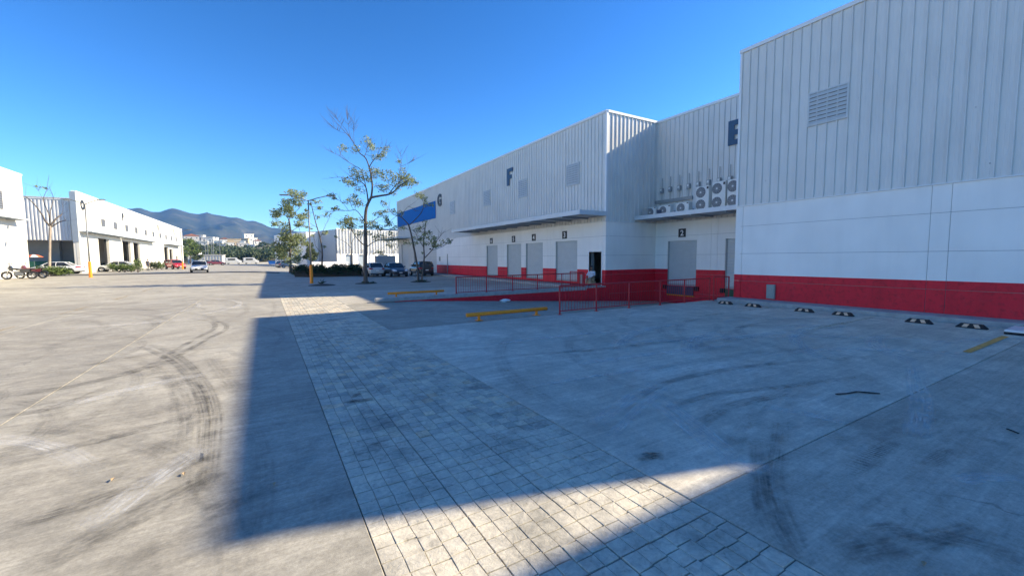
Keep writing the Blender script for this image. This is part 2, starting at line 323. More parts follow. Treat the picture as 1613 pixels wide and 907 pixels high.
# ---------------------------------------------------------------- mesh builder
class MB:
    def __init__(s): s.v = []; s.f = []; s.uv = []
    def quad(s, a, b, c, d):
        i = len(s.v); s.v += [tuple(a), tuple(b), tuple(c), tuple(d)]; s.f.append((i, i+1, i+2, i+3)); return s
    def box(s, x0, y0, z0, x1, y1, z1, bev=0.):
        if x0 > x1: x0, x1 = x1, x0
        if y0 > y1: y0, y1 = y1, y0
        if z0 > z1: z0, z1 = z1, z0
        i = len(s.v)
        if bev:
            b = min(bev, (x1-x0)/2.01, (y1-y0)/2.01, (z1-z0)/2.01)
            P = [(x0, x0+b, x1-b, x1), (y0, y0+b, y1-b, y1), (z0, z0+b, z1-b, z1)]
            idx = {}
            def vert(*q):
                if q not in idx: idx[q] = len(s.v); s.v.append(tuple(P[k][q[k]] for k in range(3)))
                return idx[q]
            C = [1, 2]
            for ax in range(3):
                o = [k for k in range(3) if k != ax]
                for sd_ in (0, 3):
                    q = []
                    for (a, b_) in ((1, 1), (2, 1), (2, 2), (1, 2)):
                        c = [0]*3; c[ax] = sd_; c[o[0]] = a; c[o[1]] = b_; q.append(vert(*c))
                    if (sd_ == 3) == (ax == 1): q.reverse()
                    s.f.append(tuple(q))
            # edge bevels
            for ax in range(3):
                o = [k for k in range(3) if k != ax]
                for s0 in (0, 3):
                    for s1_ in (0, 3):
                        q = []
                        for (fa, t_) in ((0, 1), (0, 2), (1, 2), (1, 1)):
                            c = [0]*3; c[ax] = t_
                            if fa == 0: c[o[0]] = s0; c[o[1]] = 1 if s1_ == 0 else 2
                            else: c[o[1]] = s1_; c[o[0]] = 1 if s0 == 0 else 2
                            q.append(vert(*c))
                        s.f.append(tuple(q))
            for a in (0, 3):
                for b_ in (0, 3):
                    for c_ in (0, 3):
                        m_ = lambda k: 1 if k == 0 else 2
                        s.f.append((vert(a, m_(b_), m_(c_)), vert(m_(a), b_, m_(c_)), vert(m_(a), m_(b_), c_)))
            return s
        s.v += [(x0, y0, z0), (x1, y0, z0), (x1, y1, z0), (x0, y1, z0), (x0, y0, z1), (x1, y0, z1), (x1, y1, z1), (x0, y1, z1)]
        s.f += [tuple(i+k for k in q) for q in ((0, 3, 2, 1), (4, 5, 6, 7), (0, 1, 5, 4), (1, 2, 6, 5), (2, 3, 7, 6), (3, 0, 4, 7))]
        return s
    def tube(s, pts, rad, n=8, cap=True):
        pts = [Vector(p) for p in pts]; rads = rad if isinstance(rad, (list, tuple)) else [rad]*len(pts)
        rings = []; prev = None
        for k, p in enumerate(pts):
            d = (pts[min(k+1, len(pts)-1)]-pts[max(k-1, 0)])
            if d.length < 1e-9: d = Vector((0, 0, 1))
            d.normalize()
            if prev is None:
                a = Vector((0, 0, 1)) if abs(d.z) < .9 else Vector((1, 0, 0))
                x = d.cross(a).normalized()
            else:
                x = (prev - d*prev.dot(d))
                x = x.normalized() if x.length > 1e-6 else d.orthogonal().normalized()
            prev = x; y = d.cross(x); i = len(s.v); rings.append(i)
            for j in range(n):
                t = 2*math.pi*j/n; s.v.append(tuple(p+(x*math.cos(t)+y*math.sin(t))*rads[k]))
        for a, b in zip(rings, rings[1:]):
            for j in range(n): s.f.append((a+j, a+(j+1) % n, b+(j+1) % n, b+j))
        if cap:
            s.f.append(tuple(rings[0]+j for j in range(n))[::-1]); s.f.append(tuple(rings[-1]+j for j in range(n)))
        return s
    def lathe(s, prof, c, axis='z', n=20):
        """prof: (radius, height) list"""
        rings = []
        for (r_, h) in prof:
            i = len(s.v); rings.append(i)
            for j in range(n):
                t = 2*math.pi*j/n; a, b = r_*math.cos(t), r_*math.sin(t)
                q = {'z': (a, b, h), 'x': (h, a, b), 'y': (a, h, b)}[axis]
                s.v.append((c[0]+q[0], c[1]+q[1], c[2]+q[2]))
        for a, b in zip(rings, rings[1:]):
            for j in range(n): s.f.append((a+j, a+(j+1) % n, b+(j+1) % n, b+j))
        s.f.append(tuple(rings[0]+j for j in range(n))[::-1]); s.f.append(tuple(rings[-1]+j for j in range(n)))
        return s
    def prism(s, poly, plane, h0, h1):
        """poly 2-D points; plane 'xy','xz','yz' extruded along the third axis"""
        def q(p, h): return {'xy': (p[0], p[1], h), 'xz': (p[0], h, p[1]), 'yz': (h, p[0], p[1])}[plane]
        i = len(s.v); n = len(poly)
        s.v += [q(p, h0) for p in poly]+[q(p, h1) for p in poly]
        s.f.append(tuple(range(i, i+n))[::-1]); s.f.append(tuple(range(i+n, i+2*n)))
        for j in range(n): s.f.append((i+j, i+(j+1) % n, i+n+(j+1) % n, i+n+j))
        return s
    def loft(s, secs, closed=True, cap=True):
        n = len(secs[0]); base = len(s.v)
        for sec in secs: s.v += [tuple(p) for p in sec]
        for a in range(len(secs)-1):
            for j in range(n if closed else n-1):
                s.f.append((base+a*n+j, base+a*n+(j+1) % n, base+(a+1)*n+(j+1) % n, base+(a+1)*n+j))
        if cap:
            s.f.append(tuple(base+j for j in range(n))[::-1]); s.f.append(tuple(base+(len(secs)-1)*n+j for j in range(n)))
        return s
    def mesh(s, name, mat, smooth=False, fixn=True):
        me = bpy.data.meshes.new(name); me.from_pydata(s.v, [], s.f)
        if fixn:
            import bmesh
            bm = bmesh.new(); bm.from_mesh(me); bmesh.ops.recalc_face_normals(bm, faces=bm.faces); bm.to_mesh(me); bm.free()
        if mat: me.materials.append(MATS[mat])
        if smooth: me.polygons.foreach_set('use_smooth', [True]*len(me.polygons))
        me.update(); return me
    def build(s, name, mat, parent=None, smooth=False, fixn=True):
        return link(name, s.mesh(name, mat, smooth, fixn), parent)
def link(name, me, parent=None, loc=None, rz=0.):
    o = bpy.data.objects.new(name, me); col.objects.link(o)
    if parent: o.parent = parent
    if loc is not None: o.location = loc
    if rz: o.rotation_euler = (0, 0, rz)
    return o
def tag(o, label, cat, group=None):
    o['label'] = label; o['category'] = cat
    if group: o['group'] = group
    return o
def thing(name, label, cat, loc=(0, 0, 0), rz=0., group=None):
    o = bpy.data.objects.new(name, None); col.objects.link(o); o.location = loc; o.rotation_euler = (0, 0, rz); o.empty_display_size = .2
    return tag(o, label, cat, group)
def structure(o): o['kind'] = 'structure'; return o
def stuff(o): o['kind'] = 'stuff'; return o
def subsurf(o, lv=1):
    m = o.modifiers.new('subdivision', 'SUBSURF'); m.levels = lv; m.render_levels = lv; return o
CACHE = {}
def cached(key, fn):
    if key not in CACHE: CACHE[key] = fn()
    return CACHE[key]

# ================================================================ GROUND
XF, XR, YN, YC, YE = 17.73, 22.14, 10.67, 18.72, 64.2       # facade planes and block ends
TOP, ZM, ZR, ZB = 10.6, 4.1, 1.15, .15
PX0, PX1, PY0, PY1 = 2.857, XR, 11.3, YC                     # truck ramp
def pitz(x): return -max(0., .0592*(x-5.46))
SX0, SX1, SY0, SY1 = -16.2, 16.75, -8., 26.                  # slabbed part of the yard
def ground_sheet():
    e = .002
    xs = sorted(set([-9000, -3000, -800, -300, -120, -60, -40, -30, -24, SX0-e, SX0, -12, -9.5, -7, -5, -4, -2, 0, PX0, 4, 6, 8, 10, 12, 14, SX1, SX1+e, PX1, 30, 60, 120, 300, 900, 3000, 9000]))
    ys = sorted(set([-3000, -300, -60, -20, SY0-e, SY0, 0, 6, PY0, PY1, SY1, SY1+e] + [28+2*i for i in range(18)] + [70, 90, 120, 174, 250, 400, 900, 3000, 9000]))
    m = MB(); idx = {}
    def v(i, j):
        if (i, j) not in idx:
            x, y = xs[i], ys[j]; z = gh(x, y)
            if SX0 <= x <= SX1 and SY0 <= y <= SY1: z = -.03
            idx[i, j] = len(m.v); m.v.append((x, y, z))
        return idx[i, j]
    for i in range(len(xs)-1):
        for j in range(len(ys)-1):
            if xs[i] >= PX0-1e-6 and xs[i+1] <= PX1+1e-6 and ys[j] >= PY0-1e-6 and ys[j+1] <= PY1+1e-6: continue
            m.f.append((v(i, j), v(i+1, j), v(i+1, j+1), v(i, j+1)))
    return m.build('ground', 'concrete', fixn=False)
ground = structure(ground_sheet()); ground.color = (.88, .88, .87, 1)
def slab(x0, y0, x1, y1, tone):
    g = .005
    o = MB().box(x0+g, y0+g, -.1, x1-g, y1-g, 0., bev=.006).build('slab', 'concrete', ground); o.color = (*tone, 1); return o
STX0, STX1 = .555, 2.852
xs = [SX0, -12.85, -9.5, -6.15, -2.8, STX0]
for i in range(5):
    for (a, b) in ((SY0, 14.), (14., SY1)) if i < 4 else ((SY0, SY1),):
        k = rng.uniform(.78, .86); slab(xs[i], a, xs[i+1], b, (k, k*.995, k*.985) if i < 4 else (.88, .875, .86))  # sunlit slabs toned darker so their colour holds down the sun's brightness
slab(STX1+.007, SY0, SX1, 2.03, (1.14, 1.11, 1.07)); slab(STX1+.007, 2.03, SX1, PY0, (1.38, 1.35, 1.31)); slab(STX1+.007, PY1+.24, SX1, SY1, (1.15, 1.14, 1.12))  # paler tone on the shaded yard slabs puts missing fill light into colour
# dock ramp going down to the recessed doors
m = MB(); n = 12; xa = STX1+.008
secs = [[(a, PY0+.005, pitz(a)), (a, PY1, pitz(a)), (a, PY1, pitz(a)-.15), (a, PY0+.005, pitz(a)-.15)] for a in [xa+(PX1-xa)*i/n for i in range(n+1)]]
m.loft(secs)
ro = structure(m.build('dock_ramp', 'concrete')); ro.color = (.84, .83, .80, 1)
m = MB().prism([(5.46, -.002), (PX1, -.002), (PX1, pitz(PX1)-.2), (5.46, -.2)], 'xz', PY0-.1, PY0+.004)
structure(m.build('retaining_wall', 'kerb_concrete'))
m = MB().prism([(5.0, .02), (16.25, .02), (16.25, .12), (XF+.18, .12), (XF+.18, -1.2), (5.0, -.05)], 'xz', YC, YC+.24)
o = m.build('ramp_side_wall', 'red_paint'); tag(o, 'low red side wall of the sunken dock ramp, growing taller towards the doorway', 'wall')
o = MB().box(4.1, YC-.02, .012, 16.25, YC+.26, .19, bev=.02).build('ramp_kerb', 'kerb_concrete'); structure(o)
o = MB().box(16.25, YC-.06, .12, XF-.01, 20.6, .205, bev=.012).build('door_landing', 'kerb_concrete'); structure(o)

# --- stamped walkway strip, stone by stone
def walkway():
    base = MB(); base.box(STX0+.003, SY0, -.06, STX1+.02, 64, -.012)
    b = structure(base.build('stamped_walkway', 'stone_bed'))
    NC = 17; cw = (STX1-STX0)/NC; ch = .152; MAJ = (5, 10)
    stones = []; ny = int(46/ch)
    def xj(i, j): return 0. if i in (0, NC)+MAJ else random.Random(i*7919+j*104729).uniform(-.005, .005)
    def yj(i, j):
        if j % 11 == 0: return random.Random(j*31).uniform(-.002, .002)
        return random.Random(i*131+7).uniform(-.03, .03)+random.Random(i*977+j*13).uniform(-.012, .012)
    for j in range(ny):
        for i in range(NC):
            xa, xb = STX0+i*cw, STX0+(i+1)*cw; ya, yb = -1.5+j*ch+yj(i, j), -1.5+(j+1)*ch+yj(i, j+1); r_ = random.Random(i*5+j*7001); t_ = r_.uniform(-.004, .004)
            c = [(xa+xj(i, j), ya-t_), (xb+xj(i+1, j), ya+t_), (xb+xj(i+1, j+1), yb+t_*0), (xa+xj(i, j+1), yb)]
            g = [.0045, .0022, .0045, .0022]
            if i in MAJ: g[3] = .005
            if i+1 in MAJ: g[1] = .005
            if j % 11 == 0: g[0] = .008
            stones.append((i, j, c, g))
    def geo(mb, st):
        i, j, c, g = st; r_ = random.Random(i*31+j*977)
        (x0, y0), (x1, y1), (x2, y2), (x3, y3) = c
        o = [(x0+g[3], y0+g[0]), (x1-g[1], y1+g[0]), (x2-g[1], y2-g[2]), (x3+g[3], y3-g[2])]
        zt = r_.uniform(-.004, .001); k = len(mb.v); cx = sum(p[0] for p in o)/4; cy = sum(p[1] for p in o)/4
        tx, ty = r_.uniform(-.02, .02), r_.uniform(-.02, .02)
        for (s_, z) in ((1., -.014), (1., -.003), (.965, 0.)):
            for (x, y) in o:
                X, Y = cx+(x-cx)*s_, cy+(y-cy)*s_
                mb.v.append((X, Y, z if s_ == 1. and z < -.01 else z+zt+tx*(X-cx)+ty*(Y-cy)))
        for a in (0, 4):
            for q in range(4): mb.f.append((k+a+q, k+a+(q+1) % 4, k+a+4+(q+1) % 4, k+a+4+q))
        mb.f.append((k+8, k+9, k+10, k+11))
    def dist(st):
        c = st[2]; x = (c[0][0]+c[2][0])/2; y = (c[0][1]+c[2][1])/2
        d = Vector((x, y, -HC)); zc = d.dot(fwd)
        if zc <= .3: return 1e9
        px = CX+FPX*d.dot(r2)/zc; py = CY-FPX*d.dot(u2)/zc
        if not (-40 < px < 1650 and py < 960): return 1e8+zc
        return zc
    stones.sort(key=dist)
    for st in stones[:300]:
        mb = MB(); geo(mb, st); mb.build('paving_stone', 'stamped_stone', b, fixn=False)
    mb = MB()
    for st in stones[300:]: geo(mb, st)
    o = mb.build('paving_stones', 'stamped_stone', b, fixn=False); stuff(o)
walkway()

# --- tyre marks and stains (ribbons following the ground a few millimetres above it)
MK = [0]
def ribbon(px, width, mat, name='tyre_mark', z=None, sm=8):
    return ribbon_w([gr(*p) for p in px], width, mat, name, sm)
def ribbon_w(P, width, mat, name='tyre_mark', sm=8):
    pts = []
    for k in range(len(P)-1):               # Catmull-Rom
        a, b, c, d = P[max(k-1, 0)], P[k], P[k+1], P[min(k+2, len(P)-1)]
        for q in range(sm):
            t = q/sm; pts.append(.5*((2*b)+(c-a)*t+(2*a-5*b+4*c-d)*t*t+(3*b-a-3*c+d)*t**3))
    pts.append(P[-1]); MK[0] += 1; zz = .0035+.00012*(MK[0] % 58)
    me = bpy.data.meshes.new(name); V = []; F = []
    for k, p in enumerate(pts):
        d = (pts[min(k+1, len(pts)-1)]-pts[max(k-1, 0)]); d.z = 0; d.normalize(); nn = Vector((-d.y, d.x, 0))
        V += [tuple(p+nn*width/2+Vector((0, 0, zz))), tuple(p-nn*width/2+Vector((0, 0, zz)))]
    for k in range(len(pts)-1): F.append((2*k, 2*k+1, 2*k+3, 2*k+2))
    me.from_pydata(V, [], F); uv = me.uv_layers.new(name='UVMap')
    for poly in me.polygons:
        for li in poly.loop_indices:
            vi = me.loops[li].vertex_index; uv.data[li].uv = (vi % 2, (vi//2)/(len(pts)-1))
    me.materials.append(MATS[mat]); return link(name, me, ground)
A1 = [(225, 541), (247, 545.6), (288, 566), (319, 599.6), (337, 641), (337, 687), (329.6, 744), (312, 815)]
ribbon(A1, .20, 'mark_dark'); ribbon([(x-16, y+4) for x, y in A1], .16, 'mark_dark'); ribbon([(x-48+i*2, y+14) for i, (x, y) in enumerate(A1)], .24, 'mark_faint')
ribbon([(240, 575), (270, 590), (283, 625), (280, 680), (262, 740)], .3, 'mark_faint')
A2 = [(240, 585), (288, 556), (329.6, 532.7), (356, 518), (350, 508), (315, 503)]
ribbon(A2, .16, 'mark_dark'); ribbon([(x-18, y-1) for x, y in A2], .16, 'mark_dark')
for a in ([(0, 713), (150, 668), (290, 640), (372, 600)], [(0, 735), (170, 690), (310, 655)], [(0, 830), (150, 790), (330, 715)], [(0, 590), (140, 575), (300, 540), (420, 500)],
          [(0, 625), (130, 605), (250, 572), (330, 535)], [(30, 905), (200, 820), (350, 742)], [(140, 905), (260, 850), (400, 770), (520, 700)], [(0, 760), (120, 742), (260, 700)],
          [(380, 620), (352, 590), (330, 560)], [(380, 640), (410, 700), (412, 790), (395, 870)], [(200, 600), (90, 640), (0, 655)], [(60, 480), (200, 466), (330, 470)], [(0, 500), (200, 478), (400, 470)],
          [(0, 560), (100, 540), (190, 515), (330, 480)]):
    ribbon(a, rng.uniform(.2, .36), rng.choice(['mark_faint', 'mark_faint', 'mark_dark']))
for a in ([(60, 520), (190, 512), (330, 500)], [(100, 640), (220, 610), (330, 588)], [(330, 700), (230, 765), (130, 840)]):
    ribbon(a, .3, 'mark_light')
# stains
ribbon([(120, 775), (165, 768), (205, 770)], .5, 'mark_faint', 'stain'); ribbon([(195, 640), (215, 637), (236, 634)], .35, 'mark_faint', 'stain')
ribbon([(1000, 722), (1025, 718), (1046, 720)], .17, 'mark_oil', 'stain'); ribbon([(545, 634), (570, 631), (590, 628)], .16, 'mark_oil', 'stain'); ribbon([(555, 626), (562, 622), (570, 620)], .1, 'mark_oil', 'stain')
# right hand yard
for a in ([(1134, 672), (1300, 668), (1450, 662), (1613, 650)], [(1120, 690), (1300, 690), (1470, 684), (1613, 672)], [(1046, 648), (1121, 622), (1245, 608), (1380, 590)],
          [(1150, 735), (1172, 668), (1236, 617), (1330, 585)], [(1233, 655), (1225, 715), (1220, 772), (1245, 843), (1275, 890)], [(1195, 690), (1200, 760), (1215, 830), (1255, 890)],
          [(980, 640), (1060, 600), (1200, 575), (1400, 560)], [(900, 600), (1000, 585), (1150, 560), (1300, 548)], [(1300, 860), (1400, 835), (1500, 850), (1613, 880)], [(1480, 770), (1500, 805), (1515, 832)],
          [(1310, 880), (1420, 860), (1560, 830)], [(800, 560), (950, 550), (1120, 530)], [(1090, 680), (1130, 650), (1200, 628), (1290, 622)]):
    ribbon(a, rng.uniform(.16, .26), rng.choice(['mark_dark', 'mark_dark', 'mark_faint']))
for a in ([(1020, 628), (1085, 678), (1150, 732)], [(1035, 624), (1100, 672), (1166, 728)], [(935, 672), (975, 640), (1040, 600)], [(960, 690), (1010, 640), (1060, 605)], [(1200, 640), (1280, 655), (1340, 668)],
          [(830, 610), (960, 590), (1060, 575)], [(900, 575), (1010, 560), (1180, 540)], [(950, 540), (1100, 535), (1280, 520)], [(1140, 728), (1180, 738), (1215, 735)], [(1440, 690), (1450, 640), (1440, 570)],
          [(1500, 760), (1560, 752), (1613, 756)], [(760, 545), (900, 528), (1000, 520)]):
    ribbon(a, rng.uniform(.14, .3), 'mark_light')
ribbon([(1335, 748), (1375, 715), (1408, 695)], .16, 'mark_tread'); ribbon([(1350, 742), (1385, 714), (1415, 697)], .12, 'mark_faint'); ribbon([(1460, 735), (1485, 715), (1500, 708)], .14, 'mark_tread')

# wide faint turning circles, in pairs a track apart
def turning(cx, cy, r_, a0, a1, mat, w_=.2, track=1.45):
    for rr in (r_, r_+track):
        P = [Vector((cx+rr*math.cos(R(a0+(a1-a0)*k/9)), cy+rr*math.sin(R(a0+(a1-a0)*k/9)), 0)) for k in range(10)]
        P = [p for p in P if not (.3 < p.x < 3.1) and not (p.x > PX0 and p.y > PY0-.3) and p.x < 16.3 and p.x > -16]
        if len(P) > 3: ribbon_w(P, w_*rng.uniform(.8, 1.25), mat)
rt = random.Random(21)
for k in range(16):
    cx, cy = rt.uniform(-9, -3.5), rt.uniform(2, 22); a = rt.uniform(-60, 40); turning(cx, cy, rt.uniform(2.2, 6.), a, a+rt.uniform(50, 120), rt.choice(['mark_faint', 'mark_faint', 'mark_light', 'mark_faint']), rt.uniform(.18, .3))
for k in range(16):
    cx, cy = rt.uniform(8, 14), rt.uniform(-5, 6); a = rt.uniform(20, 140); turning(cx, cy, rt.uniform(1.8, 5.), a, a+rt.uniform(50, 110), rt.choice(['mark_faint', 'mark_light', 'mark_light', 'mark_faint']), rt.uniform(.2, .36))

# --- painted lines
def sheet(name, x0, y0, x1, y1, z, mat):
    o = MB().quad((x0, y0, z), (x1, y0, z), (x1, y1, z), (x0, y1, z)).build(name, mat, ground, fixn=False); return o
sheet('painted_line', 11.95, 2.31, 15.05, 2.43, .0105, 'line_paint')
def fadedline():
    m, t, b = newmat('line_faded'); g = N(t, 'ShaderNodeNewGeometry'); n = N(t, 'ShaderNodeTexNoise', Scale=5., Detail=7., Roughness=.7); t.links.new(g.outputs[0], n.inputs[0])
    r = ramp(t, n.outputs[0], [(.42, (0, 0, 0)), (.68, (.6, .6, .6))]); t.links.new(r.outputs[0], b.inputs['Alpha']); b.inputs['Base Color'].default_value = (.60, .42, .16, 1); b.inputs['Roughness'].default_value = .8
fadedline()
sheet('painted_line', 12., 5.21, 16.3, 5.33, .0105, 'line_faded'); sheet('painted_line', 12., 8.30, 16.3, 8.42, .0105, 'line_faded')
for (a, b) in ((17.0, 18.2), (21.3, 24.0), (27.4, 30.0), (33., 35.5)):
    m = MB(); z = .0105
    m.quad((-6.57, a, gh(-6.5, a)+z), (-6.43, a, gh(-6.5, a)+z), (-6.43, b, gh(-6.5, b)+z+.004), (-6.57, b, gh(-6.5, b)+z+.004)).build('painted_line', 'line_faded', ground, fixn=False)

# --- low dark speed bump across the road
m = MB(); secs = []
for i in range(25):
    x = -19+20.5*i/24; secs.append([(x, 61.6+dy, gh(x, 61.6)+dz) for dy, dz in ((-.3, -.02), (-.2, .05), (0, .085), (.2, .05), (.3, -.02))])
m.loft(secs, closed=True); o = m.build('speed_bump', 'black_rubber', smooth=True); tag(o, 'low dark speed bump running across the sunlit road', 'speed bump')

# ================================================================ BUILDINGS
class Fac:
    """a facade plane; u runs along it, d is outward from it"""
    def __init__(s, kind, p): s.k = kind; s.p = p
    def pt(s, u, d, z):
        return {'-X': (s.p-d, u, z), '+X': (s.p+d, u, z), '-Y': (u, s.p-d, z), '+Y': (u, s.p+d, z)}[s.k]
    def box(s, mb, u0, u1, d0, d1, z0, z1, bev=0.):
        a = s.pt(u0, d0, z0); b = s.pt(u1, d1, z1); return mb.box(*a, *b, bev=bev)
    def part(s, name, mat, parent, u0, u1, d0, d1, z0, z1, bev=0.):
        return s.box(MB(), u0, u1, d0, d1, z0, z1, bev).build(name, mat, parent)
    def rot(s): return {'-X': -math.pi/2, '+X': math.pi/2, '-Y': 0., '+Y': math.pi}[s.k]
    def org(s, u0, u1): return {'-X': u1, '+X': u0, '-Y': u0, '+Y': u1}[s.k]   # where local x = 0
    def sgn(s): return {'-X': -1, '+X': 1, '-Y': 1, '+Y': -1}[s.k]
def rebase(root, L):
    root.location = L
    for c in root.children: c.location = Vector(c.location)-Vector(L)
def clip_cells(u0, u1, z0, z1, ops):
    cells = [(u0, u1, z0, z1)]
    for (a, b, c, d) in ops:
        out = []
        for (p, q, r_, s_) in cells:
            if b <= p+1e-6 or a >= q-1e-6 or d <= r_+1e-6 or c >= s_-1e-6: out.append((p, q, r_, s_)); continue
            if a > p: out.append((p, a, r_, s_))
            if b < q: out.append((b, q, r_, s_))
            p2, q2 = max(p, a), min(q, b)
            if c > r_: out.append((p2, q2, r_, c))
            if d < s_: out.append((p2, q2, d, s_))
        cells = out
    return cells
def wall(F, parent, u0, u1, us, zs, ops=(), mats=((99, 'white_wall'),), through=(), core=True, name='wall_panel', th=.18, coremat='joint'):
    """us / zs: joint lines incl. both ends; ops: openings (u0,u1,z0,z1); mats: (top z, material)"""
    g = .006; tops = [m_[0] for m_ in mats]
    for i in range(len(us)-1):
        for j in range(len(zs)-1):
            lo = zs[j]
            cuts = [lo]+[t for t in tops if lo+1e-6 < t < zs[j+1]-1e-6]+[zs[j+1]]
            for k in range(len(cuts)-1):
                za, zb = cuts[k], cuts[k+1]; mat = next(m_[1] for m_ in mats if (za+zb)/2 < m_[0])
                for (p, q, r_, s_) in clip_cells(us[i], us[i+1], za, zb, ops):
                    gl = g if abs(p-us[i]) < 1e-6 and 0 < i else 0; gr_ = g if abs(q-us[i+1]) < 1e-6 and i+1 < len(us)-1 else 0
                    gb = g if abs(r_-zs[j]) < 1e-6 and j > 0 else 0; gt = g if abs(s_-zs[j+1]) < 1e-6 and j+1 < len(zs)-1 else 0
                    F.part(name if mat != 'red_paint' else 'base_panel', mat, parent, p+gl, q-gr_, -th, 0, r_+gb, s_-gt)
    if core:
        m = MB()
        for (p, q, r_, s_) in clip_cells(u0+.2, u1-.2, zs[0], zs[-1], through): F.box(m, p, q, -th-.25, -th+.16 if not ops else -th-.005, r_, s_)
        m.build('wall_core', coremat, parent)
        if ops:      # joint backing behind the panel gaps
            m = MB()
            for (p, q, r_, s_) in clip_cells(u0, u1, zs[0], zs[-1], ops): F.box(m, p+.004, q-.004, -th+.002, -.016, r_+.004, s_-.004)
            m.build('joint_backing', coremat, parent)
def ribmesh(w_, h, rd):
    pr = [(0, 0), (.006, rd), (.036, rd), (.046, 0)]
    k = max(1, round(w_/.32)); P = []
    for i in range(k):
        o = w_*i/k; P += [(o+a, b) for a, b in pr]
        P += [(o+w_/k*.46, 0), (o+w_/k*.46+.008, .004), (o+w_/k*.46+.022, .004), (o+w_/k*.46+.03, 0), (o+w_/k*.74, 0), (o+w_/k*.74+.008, .004), (o+w_/k*.74+.022, .004), (o+w_/k*.74+.03, 0)]
    P.append((w_, 0)); m = MB()
    n_ = len(P); m.v = [(a, -b, 0) for a, b in P]+[(a, -b, h) for a, b in P]
    m.f = [(i, i+1, n_+i+1, n_+i) for i in range(n_-1)]
    return m.mesh('metal_panel', 'metal_cladding', fixn=False)
def cladding(F, parent, u0, u1, z0, z1, pitch=.32, rd=.05):
    n_ = max(1, round((u1-u0)/pitch)); w_ = (u1-u0)/n_
    me = cached(('rib', round(w_, 5), round(z1-z0, 4), rd), lambda: ribmesh(w_, z1-z0, rd))
    o0 = F.org(u0, u1); sg = F.sgn()
    for i in range(n_):
        link('metal_panel', me, parent, F.pt(o0+sg*i*w_, 0, z0), F.rot())
def vent(F, parent, u0, u1, z0, z1, ns, d=.07, vm='vent_metal'):
    m = MB(); t = .05
    F.box(m, u0, u1, -.02, d, z1-t, z1); F.box(m, u0, u1, -.02, d, z0, z0+t); F.box(m, u0, u0+t, -.02, d, z0+t, z1-t); F.box(m, u1-t, u1, -.02, d, z0+t, z1-t)
    fr = m.build('louvre_vent', vm, parent)
    F.part('vent_backing', 'dark_void', fr, u0+t, u1-t, .034, .037, z0+t, z1-t)
    h = (z1-z0-2*t)/ns
    for i in range(ns):
        za = z0+t+i*h; m = MB()
        a, b = u0+t, u1-t
        q = [F.pt(a, .04, za+h*.95), F.pt(b, .04, za+h*.95), F.pt(b, d+.012, za+h*.15), F.pt(a, d+.012, za+h*.15), F.pt(a, .04, za+h*.78), F.pt(b, .04, za+h*.78), F.pt(b, d+.012, za), F.pt(a, d+.012, za)]
        m.v = q; m.f = [(0, 1, 2, 3), (4, 7, 6, 5), (3, 2, 6, 7), (0, 4, 5, 1), (0, 3, 7, 4), (1, 5, 6, 2)]
        m.build('louvre_slat', vm, fr)
    return fr
def shutter(F, parent, u0, u1, z0, z1, dep=.13):
    sl = .085; n_ = int((z1-z0-.12)/sl); m = MB()
    zz = z0+.12; sl = (z1-zz)/n_; P = []
    for i in range(n_):
        a = zz+i*sl; P += [(a, -dep), (a+sl*.12, -dep+.004), (a+sl*.3, -dep+.028), (a+sl*.7, -dep+.028), (a+sl*.88, -dep+.004)]
    P.append((z1, -dep))
    for (z, d) in P: m.v += [F.pt(u0+.06, d, z), F.pt(u1-.06, d, z)]
    m.f = [(2*i, 2*i+1, 2*i+3, 2*i+2) for i in range(len(P)-1)]
    o = m.build('roller_shutter', 'shutter', parent)
    F.part('bottom_bar', 'rail_guide', o, u0+.062, u1-.062, -dep-.02, -dep+.03, z0+.01, z0+.119)
    for (a, b) in ((u0+.002, u0+.06), (u1-.06, u1-.002)): F.part('guide_rail', 'rail_guide', o, a, b, -dep-.03, -dep+.07, z0+.002, z1-.002)
    return o
